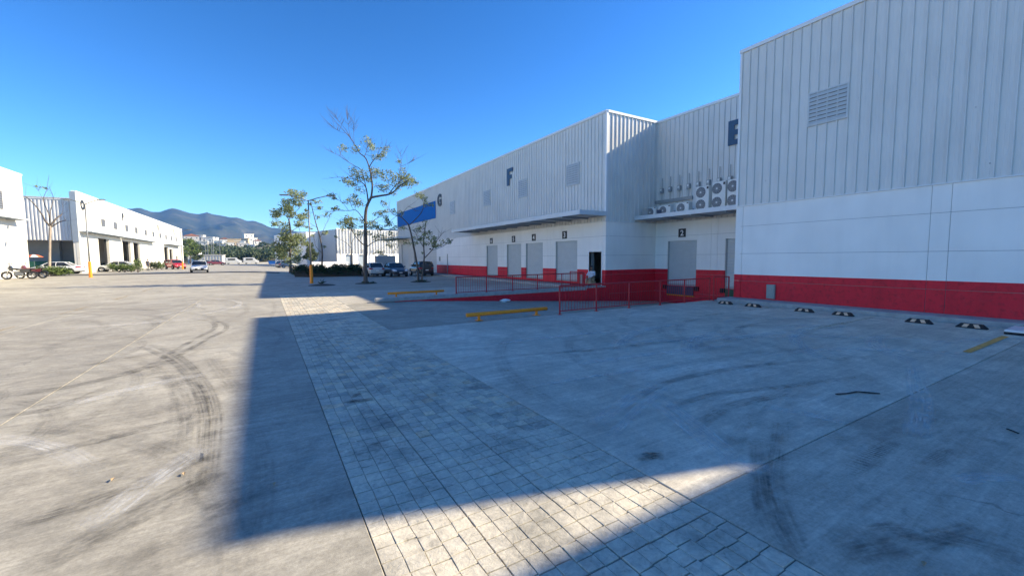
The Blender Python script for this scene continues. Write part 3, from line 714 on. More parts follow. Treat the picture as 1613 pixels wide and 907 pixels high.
def letter(F, parent, ch, u, z, h, mat, name='letter', d=.052, depth=.05, bold=.03, wscale=1.):
    """ch centred on (u, z) with height h, standing proud of the facade"""
    if ch in 'EF':
        s_ = .26; mid = .10
        if ch == 'F': poly = [(0, 0), (s_, 0), (s_, .38), (.52, .38), (.52, .60), (s_, .60), (s_, .79), (.66, .79), (.66, 1), (0, 1)]
        else: poly = [(0, 0), (.70, 0), (.70, .21), (s_, .21), (s_, .39), (.60, .39), (.60, .60), (s_, .60), (s_, .79), (.70, .79), (.70, 1), (0, 1)]
        m = MB(); m.prism([(x-.34, y-.5) for x, y in poly], 'xy', 0, 1); V = m.v; Fs = m.f
        me = bpy.data.meshes.new(name); me.from_pydata(V, [], Fs)
        V = [(x*h*wscale, y*h, zz) for x, y, zz in V]
    else:
        cu = bpy.data.curves.new('txt', 'FONT'); cu.body = ch; cu.align_x = 'CENTER'; cu.align_y = 'CENTER'; cu.offset = bold; cu.resolution_u = 3; cu.extrude = .02
        ob = bpy.data.objects.new('txt', cu); me = bpy.data.meshes.new_from_object(ob); bpy.data.objects.remove(ob)
        ys_ = [v.co.y for v in me.vertices]; xs_ = [v.co.x for v in me.vertices]; y0, y1 = min(ys_), max(ys_); xm = (min(xs_)+max(xs_))/2
        sc = h/(y1-y0); V = [((v.co.x-xm)*sc*wscale, (v.co.y-(y0+y1)/2)*sc, 1. if v.co.z > 0 else 0.) for v in me.vertices]
    sg = F.sgn() if F.k in ('-X', '+X') else F.sgn()
    for v, (x, y, t) in zip(me.vertices, V): v.co = F.pt(u+sg*x, d+t*depth, z+y)
    me.name = name; me.materials.clear(); me.materials.append(MATS[mat]); me.update()
    import bmesh
    bm = bmesh.new(); bm.from_mesh(me); bmesh.ops.remove_doubles(bm, verts=bm.verts, dist=1e-5); bmesh.ops.recalc_face_normals(bm, faces=bm.faces); bm.to_mesh(me); bm.free()
    return link(name, me, parent)
def number(F, parent, ch, u, z, s_=.52):
    p = F.part('number_plate', 'letter_black', parent, u-s_/2, u+s_/2, .001, .02, z-s_/2, z+s_/2)
    letter(F, p, ch, u, z, s_*.66, 'letter_white', 'numeral', .021, .006, .02)
def canopy(F, parent, u0, u1, dep, z0, h=.24, brackets=True):
    o = F.part('canopy', 'canopy_grey', parent, u0+.04, u1-.04, .0, dep-.04, z0+.03, z0+.09)
    F.part('fascia', 'canopy_edge', o, u0, u1, dep-.04, dep, z0, z0+h, .006)
    for (a, b) in ((u0, u0+.04), (u1-.04, u1)): F.part('fascia', 'canopy_edge', o, a, b, 0, dep-.04, z0, z0+h, .006)
    n_ = int((u1-u0)/1.6)
    for i in range(1, n_):
        u = u0+(u1-u0)*i/n_; F.part('purlin', 'canopy_grey', o, u-.03, u+.03, .01, dep-.05, z0-.06, z0+.028)
    return o
def trims(F, parent, u0, u1, top, zm):
    F.part('parapet_cap', 'white_trim', parent, u0-.03, u1+.03, -.22, .075, top-.13, top+.02, .008)
    F.part('drip_flashing', 'white_trim', parent, u0, u1, .003, .05, zm-.03, zm+.012)
ZJ = [ZB, .88, 2.05, 3.22, ZM]
RW = ((ZR, 'red_paint'), (99, 'white_wall'))

# ---- nearest block (right edge of the photo)
F = Fac('-X', XF)
nb = thing('warehouse_block', 'nearest projecting warehouse block, grey ribbed metal above white wall with red base', 'building')
wall(F, nb, -2.15, YN, [-2.15, -1.75, -1.31, 4.05, 4.49, 10.36, YN], ZJ, mats=RW)
cladding(F, nb, -2.15, YN-.06, ZM, TOP-.1)
trims(F, nb, -2.15, YN, TOP, ZM)
F.part('corner_trim', 'white_trim', nb, YN-.075, YN+.005, .0, .052, ZM+.013, TOP-.131)
vent(F, nb, 6.75, 8.01, 6.74, 7.95, 8)
eb = F.part('meter_box', 'box_grey', nb, 8.92, 9.24, .001, .10, .2, .78, .01)
F.part('box_door', 'box_grey', eb, 8.95, 9.21, .101, .112, .23, .75, .005)
MB().box(XF+.44, -2.15, 0, XR+.1, YN, TOP-.35).build('body', 'white_wall', nb)
MB().box(XF+.02, YN-.2, ZB-.05, XF+.44, YN-.002, TOP-.14).build('end_wall', 'white_wall', nb)
MB().box(XF+.02, -2.148, ZB-.05, XF+.44, -1.95, TOP-.14).build('end_wall', 'white_wall', nb)
# near block end walls reach full height
MB().box(XF+.445, YN-.2, TOP-.345, XR+.1, YN, TOP-.01).build('parapet', 'metal_cladding', nb)
MB().box(XF+.445, -2.15, TOP-.345, XR+.1, -1.95, TOP-.01).build('parapet', 'metal_cladding', nb)
rebase(nb, (20, 4, 0))
# ---- block behind the camera (casts the shade nearest the viewer)
bb = thing('warehouse_block', 'projecting warehouse block standing behind the viewer on the right', 'building')
wall(F, bb, -60, -3.4, [-60, -48, -36, -24, -12, -3.4], ZJ, mats=RW)
cladding(F, bb, -60, -3.4, ZM, TOP-.1, 1.28); trims(F, bb, -60, -3.4, TOP, ZM)
MB().box(XF+.44, -60, 0, XR+.1, -3.4, TOP-.005).build('body', 'white_wall', bb)
MB().box(XF+.02, -3.6, ZB-.05, XF+.44, -3.402, TOP-.14).build('end_wall', 'white_wall', bb)
rebase(bb, (20, -30, 0))
# ---- raised walk along both blocks
o = structure(MB().box(16.75, -60, -.05, XF+.1, YN+.15, ZB, bev=.015).build('pavement', 'kerb_concrete'))
for i in range(60):
    y = YN-.15-.4*i
    if y < -3: break
    MB().box(16.742, y-.385, .005, 16.75, y, ZB-.018).build('kerb_block', 'kerb_concrete', o)
o = structure(MB().box(16.55, 20.6, -.05, XF+.1, YE, ZB, bev=.015).build('pavement', 'kerb_concrete'))

# ---- recessed main warehouse with dock doors
F = Fac('-X', XR)
mb_ = thing('warehouse_block', 'recessed warehouse front with two dock doors between the projecting blocks', 'building')
D2 = (15.68, 17.76, .12, 2.92); D1 = (11.75, 13.88, .12, 2.92)
wall(F, mb_, YN-.4, YC, [YN-.4, 14.35, 14.75, YC], [-1.2, -.29, .88, 2.05, 3.22, ZM], ops=(D2, D1), mats=RW)
cladding(F, mb_, YN-.4, YC, ZM, TOP-.1); trims(F, mb_, YN-.4, YC, TOP, ZM)
shutter(F, mb_, *D2); shutter(F, mb_, *D1)
number(F, mb_, '2', 16.7, 3.39)
letter(F, mb_, 'E', 13.42, 8.6, 1.3, 'letter_blue')
canopy(F, mb_, YN+.02, YC-.06, 2.07, 4.24, .24)
lv = F.part('dock_leveller', 'leveller_blue', mb_, 15.80, 17.70, .002, .10, -.42, .10, .01)
F.part('warning_strip', 'yellow_paint', lv, 15.75, 17.72, .002, .06, -.50, -.425)
for u in (15.45, 17.72): F.part('dock_bumper', 'black_rubber', mb_, u, u+.26, .002, .16, -.12, .14, .02)
lv = F.part('dock_leveller', 'dock_green', mb_, 11.85, 13.78, .002, .10, -.42, .10, .01); lv['label'] = 'green dock plate under the partly hidden shutter'
F.part('dock_bumper', 'black_rubber', mb_, 13.80, 14.06, .002, .16, -.12, .14, .02)
dc = F.part('cable_duct', 'rail_guide', mb_, 16.0, YC-.02, .034, .13, 5.35, 5.55); dc['label'] = 'grey cable duct along the ribbed wall'
MB().box(XR+.44, -60, -1.3, 62, YE, TOP-.3).build('body', 'white_wall', mb_)
MB().box(XR+.02, -3.4, 0, XR+.44, -2.15, TOP-.01).build('gap_wall', 'white_wall', mb_)
MB().box(XR+.3, -60, TOP-.295, XR+.6, YE, TOP-.02).build('parapet', 'metal_cladding', mb_)
rebase(mb_, (XR+2, 14.7, 0))

# ---- block F / G
F = Fac('-X', XF); FS = Fac('-Y', YC)
fb = thing('warehouse_block', 'long projecting warehouse block lettered F and G with four roller shutters under a canopy', 'building')
doors = [(21.38, 23.77, .31, 3.05, '3', 22.72), (25.34, 27.69, .31, 3.05, '4', 26.52), (28.38, 30.70, .31, 3.05, '5', 29.54), (32.32, 34.48, .31, 3.05, '6', 33.46)]
PD = (19.08, 20.21, .2, 2.27); PD2 = (55.3, 56.4, .2, 2.35); SD = (59.0, 62.4, .2, 4.0)
ops = [d[:4] for d in doors]+[PD]
wall(F, fb, YC, 47.56, [YC, 18.98, 24.35, 24.78, 31.2, 31.6, 37.5, 37.9, 47.56], ZJ, ops=ops, mats=RW, through=(PD,))
wall(F, fb, 47.56, YE, [47.56, 52., 57.5, YE], [ZB, 2.1, ZM], ops=(PD2, SD), mats=((99, 'beige_wall'),), through=(PD2,))
cladding(F, fb, YC+.08, YE, ZM, TOP-.1); trims(F, fb, YC, YE, TOP, ZM)
for d in doors: shutter(F, fb, *d[:4]); number(F, fb, d[4], d[5], 3.47)
s_ = shutter(F, fb, *SD)
for (a, z0, z1) in ((19.02, .2, 2.34), (20.21, .2, 2.34)): F.part('door_frame', 'white_trim', fb, a, a+.06, -.17, .015, z0, z1)
F.part('door_frame', 'white_trim', fb, 19.08, 20.21, -.17, .015, 2.27, 2.34)
canopy(F, fb, YC-.12, 37.6, 2.15, 4.40, .26); canopy(F, fb, 57.5, 67.0, 2.0, 4.75, .2)
for (a, b) in ((21.17, 22.49), (27.38, 28.68), (33.55, 34.85), (41.7, 43.0)): vent(F, fb, a, b, 6.68, 8.08, 9)
letter(F, fb, 'F', 29.93, 8.6, 1.38, 'letter_blue'); letter(F, fb, 'G', 46.1, 8.64, 1.42, 'letter_black', bold=.045)
bs = F.part('blue_stripe', 'blue_stripe', fb, 47.45, 63.9, .052, .06, 6.7, 8.74); bs['label'] = 'blue band across the far end of the facade'
eb = F.part('meter_box', 'box_grey', fb, 20.75, 21.02, .001, .09, .22, .82, .01)
F.part('meter_box', 'box_grey', fb, 46.3, 46.6, .001, .09, 1.6, 2.1, .01); F.part('down_pipe', 'rail_guide', fb, 44.0, 44.06, .001, .07, .2, 2.4)
F.part('wall_lamp', 'plastic_black', fb, 49.4, 49.6, .001, .2, 3.0, 3.15, .02)
# side wall turned towards the camera
wall(FS, fb, XF+.181, XR, [XF+.181, XR], [-1.2, -.29, .88, 2.05, 3.22, ZM], mats=RW, core=True)
cladding(FS, fb, XF+.08, XR-.02, ZM, TOP-.1); trims(FS, fb, XF+.08, XR-.05, TOP, ZM)
FS.part('corner_trim', 'white_trim', fb, XF-.052, XF+.08, -.08, .054, ZM+.013, TOP-.131)
F.part('backing_sheet', 'core', fb, YC+.2, YE-.1, -.3, -.02, ZM+.002, TOP-.14); FS.part('backing_sheet', 'core', fb, XF+.35, XR, -.3, -.02, ZM+.002, TOP-.14)
MB().box(XF+.1, YC+.45, TOP-.45, XR+.3, YE, TOP-.35).build('roof', 'metal_cladding', fb)
MB().box(XF+.02, YE-.3, 0, XR+.3, YE-.002, TOP-.02).build('end_wall', 'white_wall', fb)
MB().box(XF, YC+.45, .0, XR+.3, YE-.3, .19).build('floor', 'core', fb)
rebase(fb, (XF+2, 40, 0))

# ---- air conditioners on the ledge over the recessed doors
def aircon(px0, px1, X, h, fans, label, side=False):
    a, b = sorted((pX(px0, 320, X).y, pX(px1, 320, X).y)); wd = b-a; dp = .34; z0 = 4.335
    t = thing('air_conditioner', label, 'air conditioner', (X+dp/2, (a+b)/2, z0), 0, 'outdoor units on the ledge')
    MB().box(-dp/2, -wd/2, .06, dp/2, wd/2, .06+h, bev=.015).build('casing', 'ac_body', t)
    for s_ in (-1, 1): MB().box(-dp/2-.02, s_*wd*.36-.03, 0, dp/2+.02, s_*wd*.36+.03, .059).build('foot', 'rail_guide', t)
    n_ = fans; fh = h/n_; r_ = min(fh*.43, wd*.37)
    cyo = wd*.12
    for k in range(n_):
        zc = .06+fh*(k+.5)
        g = MB().lathe([(r_, 0), (r_, -.012), (r_*.93, -.02), (r_*.2, -.022)], (-dp/2-.001, cyo, zc), 'x', 24).build('fan_grille', 'ac_grille', t)
        MB().lathe([(r_*.18, -.0225), (r_*.15, -.03)], (-dp/2-.001, cyo, zc), 'x', 12).build('hub', 'ac_body', g)
        for q in range(6):
            an = q*math.pi/6; m = MB(); m.tube([(-dp/2-.026, cyo-r_*.94*math.cos(an), zc-r_*.94*math.sin(an)), (-dp/2-.026, cyo+r_*.94*math.cos(an), zc+r_*.94*math.sin(an))], .004, 4); m.build('grille_bar', 'vent_metal', g)
    MB().box(-dp/2-.012, -wd/2+.02, .06+h*.86, -dp/2-.001, -wd/2+wd*.16, .06+h*.95).build('badge', 'plastic_black', t)
    MB().tube([(dp/2-.03, -wd/2+.05, .2), (dp/2+.12, -wd/2+.03, .28), (dp/2+.4, -wd/2+.03, .2)], .018, 6).build('pipe', 'plastic_black', t)
    return t
aircon(1019, 1033, 20.75, .60, 1, 'small outdoor unit at the dark corner end of the ledge, farthest left')
aircon(1037, 1056, 20.55, .58, 1, 'small single-fan outdoor unit, second from the left on the ledge')
aircon(1065, 1085, 20.5, .60, 1, 'single-fan outdoor unit with pale side panel beside the tall units')
aircon(1096, 1116, 20.4, 1.32, 2, 'narrow tall double-fan outdoor unit, left of the tall ones')
aircon(1121, 1142, 20.4, 1.42, 2, 'wide tall double-fan outdoor unit in the middle of the tall ones')
aircon(1145, 1168, 20.4, 1.42, 2, 'tall double-fan outdoor unit half hidden by the nearest block')
o = MB().box(20.5, 16.95, 4.335, 20.9, 17.3, 4.75, bev=.02).build('equipment_box', 'leveller_blue'); tag(o, 'small blue box between units on the ledge', 'box')
o = MB().box(20.55, 18.05, 4.335, 20.85, 18.45, 4.95, bev=.02).build('equipment_cabinet', 'grey_wall'); tag(o, 'thin grey cabinet at the far left end of the ledge', 'cabinet')
for i, (x, y) in enumerate(((1044.4, 301), (1057.4, 298.4), (1071.8, 296.3), (1086.7, 293.7), (1101.8, 291.2), (1118, 288), (1135, 285), (1152, 282.3))):
    p = pX(x, y, XR)
    nm = ('first', 'second', 'third', 'fourth', 'fifth', 'sixth', 'seventh', 'eighth')[i]
    t = thing('switch_box', nm+' from the left of the switch boxes with upright conduits on the ribbed wall', 'switch box', (XR, p.y, p.z), 0, 'switch boxes above the ledge')
    MB().box(-.20, -.11, -.15, -.053, .11, .15, bev=.015).build('box', 'rail_guide', t)
    MB().box(-.212, -.06, -.02, -.201, .06, .11, bev=.008).build('cover', 'plate_white', t)
    MB().tube([(-.09, 0, .15), (-.09, 0, .78)], .022, 8).build('conduit', 'rail_guide', t)
    MB().tube([(-.09, 0, -.15), (-.09, 0, -(p.z-(5.4 if i < 4 else 4.5)))], .018, 8).build('conduit', 'rail_guide', t)

# ---- left hand warehouses
XL, LB, LT = -20.07, .36, 10.65
F = Fac('+X', XL)
ob = thing('warehouse_block', 'long sunlit white warehouse lettered O to R across the road', 'building')
oops = [(80.0, 84.6, LB, 5.1), (91.5, 96.2, LB, 5.15), (98.0, 102.4, LB, 5.1), (124.0, 129.0, LB, 4.95), (130.0, 134.5, LB, 4.6), (138., 141., LB, 3.0)]
wall(F, ob, 73., 150., [73.]+[79.+6*i for i in range(12)]+[150.], [LB, 2.3, 4.2, 5.75, 8.2, LT-.12], ops=oops, mats=((99, 'left_wall'),), through=oops, th=.3, coremat='dark_joint')
F.part('parapet_cap', 'white_trim', ob, 72.97, 150.03, -.4, .06, LT-.119, LT+.02, .01)
for (a, b) in ((73.2, 90.6), (90.9, 112.8), (124., 142.8)): canopy(F, ob, a, b, 1.2, 5.6, .16)
for y in (82.6, 88.3, 94.5, 100.6, 107.5, 114., 120.7, 127., 133.5, 140.): vent(F, ob, y-.75, y+.75, 6.85, 7.9, 6, vm='vent_dark')
for ch, y in (('O', 75.0), ('P', 92.7), ('Q', 119.), ('R', 137.7)): letter(F, ob, ch, y, 9.1, 1.3, 'letter_black', bold=.05, d=.002)
MB().box(-33, 77.9, LT-.5, XL-.5, 149.5, LT-.4).build('roof', 'metal_cladding', ob)
MB().box(-33.2, 77.6, LB, -33, 149.9, LT-.4).build('back_wall', 'grey_wall', ob)
MB().box(-33, 149.6, LB, XL-.31, 149.95, LT-.2).build('end_wall', 'left_wall', ob)
MB().box(-33, 77.5, LB, XL-.56, 77.8, 9.5).build('bay_wall', 'grey_wall', ob)
MB().box(-33, 73.35, 4.45, XL-.56, 77.49, 4.55).build('bay_ceiling', 'grey_wall', ob)
MB().box(-33, 73.36, 4.56, XL-.56, 73.6, 9.5).build('side_backing', 'core', ob)
MB().box(XL-.56, 73.02, LB, XL-.305, 77.4, LT-.125).build('return_wall', 'left_wall', ob)
MB().box(-33.2, 76.7, LB, -23.0, 77.45, 5.).build('store_room', 'grey_wall', ob)
MB().box(XL-.56, 72.93, 4.3, XL-.02, 72.995, LT-.13).build('return_trim', 'canopy_grey', ob)  # dark grey strip painted as the shade on the end return
FS2 = Fac('-Y', 73.3)
def deeprib():
    m = MB(); P = [(0, 0), (.06, .085), (.17, .085), (.23, 0), (.32, 0)]
    n_ = len(P); m.v = [(a, -b, 0) for a, b in P]+[(a, -b, 5.0) for a, b in P]; m.f = [(i, i+1, n_+i+1, n_+i) for i in range(n_-1)]
    return m.mesh('metal_panel', 'metal_cladding', fixn=False)
dm = deeprib()
for i in range(38): link('metal_panel', dm, ob, (XL-.6-.32*(i+1), 73.34, 4.5))
FS2.part('parapet_cap', 'white_trim', ob, -33, XL-.57, -.2, .1, 9.501, 9.6)
rebase(ob, (XL-6, 110, LB))
fe = thing('screen_fence', 'dark green mesh fence under the ribbed wall across the road', 'fence', (-24.5, 74.2, LB))
for i in range(5): MB().box(-4+1.62*i, -.02, .05, -4+1.62*i+1.58, .02, 1.55).build('panel', 'green_fence', fe)
for i in range(6): MB().tube([(-4.02+1.62*i, 0, 0), (-4.02+1.62*i, 0, 1.6)], .03, 6).build('post', 'pole_metal', fe)

nbk = thing('warehouse_block', 'sunlit white warehouse block cut by the left edge of the photo', 'building')
wall(F, nbk, 22., 59.6, [22., 28, 34, 40, 46, 52, 59.6], [-.1, 2.0, 3.9, 5.7, 8., 10.2], mats=((99, 'left_wall'),), th=.3, coremat='dark_joint')
F.part('parapet_cap', 'white_trim', nbk, 21.9, 59.65, -.4, .06, 10.2, 10.36, .01)
MB().box(-33, 22., -.1, XL-.56, 59.58, 9.9).build('body', 'left_wall', nbk)
vent(F, nbk, 53.6, 55.6, 6.6, 8.2, 7, vm='vent_dark'); canopy(F, nbk, 40., 57.6, 1.0, 5.75, .14)
rebase(nbk, (XL-6, 45, LB))

# ---- white ribbed building beyond the end of block G
F = Fac('-Y', 115.)
wb = thing('warehouse_block', 'white ribbed metal warehouse behind the trees past the end of the lettered block', 'building')
def broadrib(h_, pt_, dp):
    m = MB(); P = [(0, 0), (pt_*.08, dp), (pt_*.30, dp), (pt_*.38, 0), (pt_, 0)]; n_ = len(P)
    m.v = [(a, -b, 0) for a, b in P]+[(a, -b, h_) for a, b in P]; m.f = [(i, i+1, n_+i+1, n_+i) for i in range(n_-1)]
    return m.mesh('metal_panel', 'metal_cladding', fixn=False)
br = broadrib(6.2, .85, .32)
for i in range(56): link('metal_panel', br, wb, (15.9+.85*i, 115., 3.4))
for i in range(9): MB().box(16.5+3.1*i, 114.3, 0, 16.62+3.1*i, 114.42, 4.4).build('post', 'pole_metal', wb)
wall(F, wb, 15.9, 64., [15.9, 25., 34., 43., 52., 64.], [0., 3.4], mats=((99, 'white_wall'),), ops=((18.2, 20.2, 0, 3.), (22., 24., 0., 3.), (27.5, 30.5, 0, 3.)), through=((18.2, 20.2, 0, 3.), (22., 24., 0., 3.), (27.5, 30.5, 0, 3.)))
F.part('parapet_cap', 'white_trim', wb, 15.85, 64, -.2, .12, 9.6, 9.75)
MB().box(15.9, 115.45, 0, 64, 150, 9.5).build('body', 'canopy_grey', wb)
MB().box(12.8, 126, 0, 15.9, 150, 9.2).build('annex', 'white_wall', wb)
rebase(wb, (15.9, 115, 0)); wb.rotation_euler = (0, 0, .3)
o = MB().box(8.0, 96., 0, 15.5, 96.25, 1.35, bev=.02).build('boundary_wall', 'white_wall'); tag(o, 'low white wall behind the dark hedge', 'wall')
gt = thing('panel_gate', 'grey sheet gate closing the gap at the end of the lettered block', 'gate', (16.2, 66.2, 0))
for i in range(5): MB().box(-1.5+.6*i, -.03, .06, -1.5+.6*i+.59, .03, 2.35).build('panel', 'canopy_grey', gt)
for x in (-1.54, 1.54): MB().box(x-.04, -.05, 0, x+.04, .05, 2.45).build('post', 'pole_metal', gt)

# ================================================================ YARD FURNITURE
def railing(label, pts, hts=1.0, zb=.12, spacing=.125, name='railing', group=None):
    """posts at pts (x,y,z); rails between; balusters one by one"""
    L = Vector(pts[len(pts)//2]); t = thing(name, label, 'railing', tuple(L), 0, group)
    Q = [Vector(p)-L for p in pts]; up = Vector((0, 0, 1))
    for q in Q:
        p = MB().tube([q, q+up*(hts+.01)], .03, 10).build('post', 'rail_red', t)
        MB().box(q.x-.06, q.y-.06, q.z+.001, q.x+.06, q.y+.06, q.z+.012).build('foot_plate', 'rail_red', p)
    MB().tube([q+up*hts for q in Q], .026, 10).build('top_rail', 'rail_red', t)
    MB().tube([q+up*zb for q in Q], .018, 8).build('bottom_rail', 'rail_red', t)
    me = cached(('bal', round(hts-zb, 3)), lambda: MB().tube([(0, 0, 0), (0, 0, hts-zb)], .0075, 5, cap=False).mesh('baluster', 'rail_red'))
    for a, b in zip(Q, Q[1:]):
        d = (b-a).length; k = max(2, round(d/spacing))
        for i in range(1, k): link('baluster', me, t, a+(b-a)*(i/k)+up*zb)
    return t
ry = 11.22
railing('red railing along the near side of the sunken dock ramp', [(x, ry, 0) for x in (8.55, 10.2, 11.85, 13.6, 15.1, 16.82)], .98)
railing('short red railing section ending at the corner of the nearest block', [(16.90, 11.08, .0), (17.66, 10.86, .0)], 1.04, .14)
railing('red railing along the far kerb of the sunken dock ramp below the shutters', [(x, YC+.12, .19) for x in (8.0, 9.67, 11.23, 12.82, 14.5, 16.15)], .82, .06)
railing('short red railing turned in beside the open doorway', [(16.2, YC+.3, .205), (16.2, 19.3, .205), (16.2, 20.2, .205)], .86, .08)

def barrier(label, Y, p0, p1, z):
    a = pY(*p0, Y); b = pY(*p1, Y); L = b.x-a.x
    t = thing('parking_barrier', label, 'barrier', ((a.x+b.x)/2, Y, 0), 0, 'yellow tube barriers')
    MB().tube([(-L/2-.004, 0, z), (-L/2, 0, z), (L/2, 0, z), (L/2+.004, 0, z)], [.055, .062, .062, .055], 14).build('bar', 'yellow_paint', t, smooth=True)
    for s_ in (-1, 1):
        x = s_*L*.36; p = MB().tube([(x, 0, .0), (x, 0, z-.03)], .045, 12).build('leg', 'yellow_paint', t)
        MB().box(x-.10, -.10, .001, x+.10, .10, .014).build('base_plate', 'yellow_paint', p)
barrier('nearer yellow tube barrier on the concrete before the dock ramp', 11.55, (735, 498), (861, 490.5), .2)
barrier('farther yellow tube barrier beyond the dock ramp kerb', 20.9, (611, 465), (699, 460.5), .2)

for i, (x, y) in enumerate(((1143, 479), (1188, 483), (1271, 490.5), (1328, 497), (1446, 509), (1530, 517))):
    p = gr(x, y)
    nm = ('farthest wheel stop, by the railing end', 'second wheel stop from the railing end', 'third wheel stop from the railing end', 'fourth wheel stop from the railing end', 'second nearest wheel stop along the kerb', 'wheel stop nearest the white slab')[i]
    t = thing('wheel_stop', 'black rubber '+nm, 'wheel stop', (16.02, p.y, 0), rng.uniform(-.05, .05), 'wheel stops along the kerb')
    m = MB(); m.loft([[(-.085, yy, 0.001), (.085, yy, 0.001), (.05, yy, z_), (-.05, yy, z_)] for yy, z_ in ((-.29, .03), (-.20, .12), (.20, .12), (.29, .03))])
    m.build('body', 'black_rubber', t)
    for s_ in (-1, 1):
        y0 = s_*.10
        q = lambda yy, k: (-.0855+.035*k-.0016, yy, .0012+.1188*k)
        m = MB(); m.v = [q(y0-.05+.025*s_, .22), q(y0+.05+.025*s_, .22), q(y0+.05-.02*s_, .93), q(y0-.05-.02*s_, .93)]; m.f = [(0, 3, 2, 1)]
        m.build('reflector', 'reflector', t, fixn=False)
t = thing('flat_slab', 'white topped flat slab with black edge at the right border of the photo', 'slab', (15.95, 1.75, 0))
MB().box(-.5, -.72, .002, .5, .72, .06, bev=.01).build('edge', 'black_rubber', t); MB().box(-.495, -.715, .061, .495, .715, .12, bev=.008).build('top', 'white_trim', t)
# loose things
def scrap(px, label, cat, mat, pts, wd, z=.006):
    o_ = gr(*px[0]); m = MB(); P = [gr(*p)-o_ for p in px]; secs = []
    for k, p in enumerate(P):
        d = (P[min(k+1, len(P)-1)]-P[max(k-1, 0)]).normalized(); nn = Vector((-d.y, d.x, 0)); w_ = wd*(.5+.5*math.sin(2.2*k+1)**2)
        secs.append([p+nn*w_+Vector((0, 0, .012)), p+nn*w_*.1+Vector((0, 0, .016+.006*math.sin(3*k))), p-nn*w_+Vector((0, 0, .012)), p-nn*w_*.8+Vector((0, 0, .004)), p+nn*w_*.8+Vector((0, 0, .004))])
    m.loft(secs); o = m.build(cat.replace(' ', '_'), mat); o.location = o_+Vector((0, 0, z)); return tag(o, label, cat)
scrap([(1317, 622), (1333, 621), (1350, 618), (1368, 619.5), (1386, 621)], 'torn black rubber strip lying on the concrete', 'rubber strip', 'black_rubber', None, .022)
scrap([(1586, 677), (1594, 680), (1604, 684)], 'short dark scrap near the right border of the photo', 'scrap', 'black_rubber', None, .014)
t = thing('crumpled_paper', 'crumpled white paper on the dock ramp before the red wall', 'paper', tuple(gr(795, 473.5)))
p = pY(795, 473, YC-.7); t.location = (p.x, YC-.7, pitz(p.x))
m = MB(); m.lathe([(.02, 0), (.17, .02), (.2, .08), (.12, .14), (.02, .15)], (0, 0, 0), 'z', 9)
m.v = [(x*1.5+rng.uniform(-.04, .04), y+rng.uniform(-.04, .04), z+rng.uniform(0, .03)) for x, y, z in m.v]; m.build('sheet', 'paper', t)
FL = {1455: 'dry leaf on the concrete near the bottom right of the photo', 178: 'dry leaf on the sunlit concrete farthest left', 290: 'dry leaf on sunlit concrete beside the tyre arcs', 432: 'dry leaf in the shade left of the walkway', 800: 'dry leaf on shaded concrete right of the walkway, before the barrier', 1104: 'dry leaf in the middle of the shaded parking yard', 1545: 'dry leaf beside the yellow bay line'}
for (x, y) in ((1455, 890), (178, 757), (290, 748), (432, 764), (800, 585), (1104, 545), (1545, 534)):
    p = gr(x, y); m = MB(); s_ = .03
    m.v = [(-s_, 0, .004), (0, -s_*.5, .012), (s_*1.2, 0, .006), (0, s_*.5, .014)]; m.f = [(0, 1, 2, 3)]
    o = m.build('fallen_leaf', 'cardboard', fixn=False); o.location = (p.x, p.y, .011); o.rotation_euler = (0, 0, rng.uniform(0, 6)); 
    tag(o, FL[x], 'leaf', 'dry leaves on the concrete')

def lamp(label, base, h, arm, ang, ysl=1.5):
    t = thing('street_lamp', label, 'street lamp', tuple(base), ang, 'double arm street lamps')
    MB().tube([(0, 0, 0), (0, 0, h*.5), (0, 0, h)], [.075, .06, .045], 12).build('pole', 'pole_metal', t, smooth=True)
    MB().lathe([(.16, 0), (.16, .03), (.125, .06), (.115, ysl-.05), (.08, ysl)], (0, 0, .002), 'z', 16).build('yellow_sleeve', 'yellow_paint', t)
    for s_ in (-1, 1):
        a = MB().tube([(0, 0, h-.05), (s_*arm*.35, 0, h+.18), (s_*arm*.72, 0, h+.36)], [.04, .035, .03], 8).build('arm', 'pole_metal', t, smooth=True)
        hd = MB(); x0, x1 = s_*arm*.70, s_*arm*1.05
        hd.box(x0, -.14, h+.33, x1, .14, h+.41, bev=.03); hd.build('lamp_head', 'pole_metal', t)
        MB().box(x0+s_*.05, -.10, h+.322, x1-s_*.05, .10, h+.329).build('lamp_glass', 'lamp_glass', a)
    return t
b = gr(491, 446.5)
lamp('double-arm lamp with yellow base on the right among the trees', b, 6.55, 1.95, -.35)
b = grh(143, 437)
lamp('double-arm lamp with yellow base before the lettered O facade', b, 6.9, 1.75, -.5)
b = grh(288, 424); lamp('distant lamp with yellow base at the far end of the white warehouse', b, 6.3, 1.7, -.5, 1.2)
b = grh(440, 421); lamp('distant lamp with yellow base left of the dense tree', b, 6.0, 1.5, -.5, 1.4)

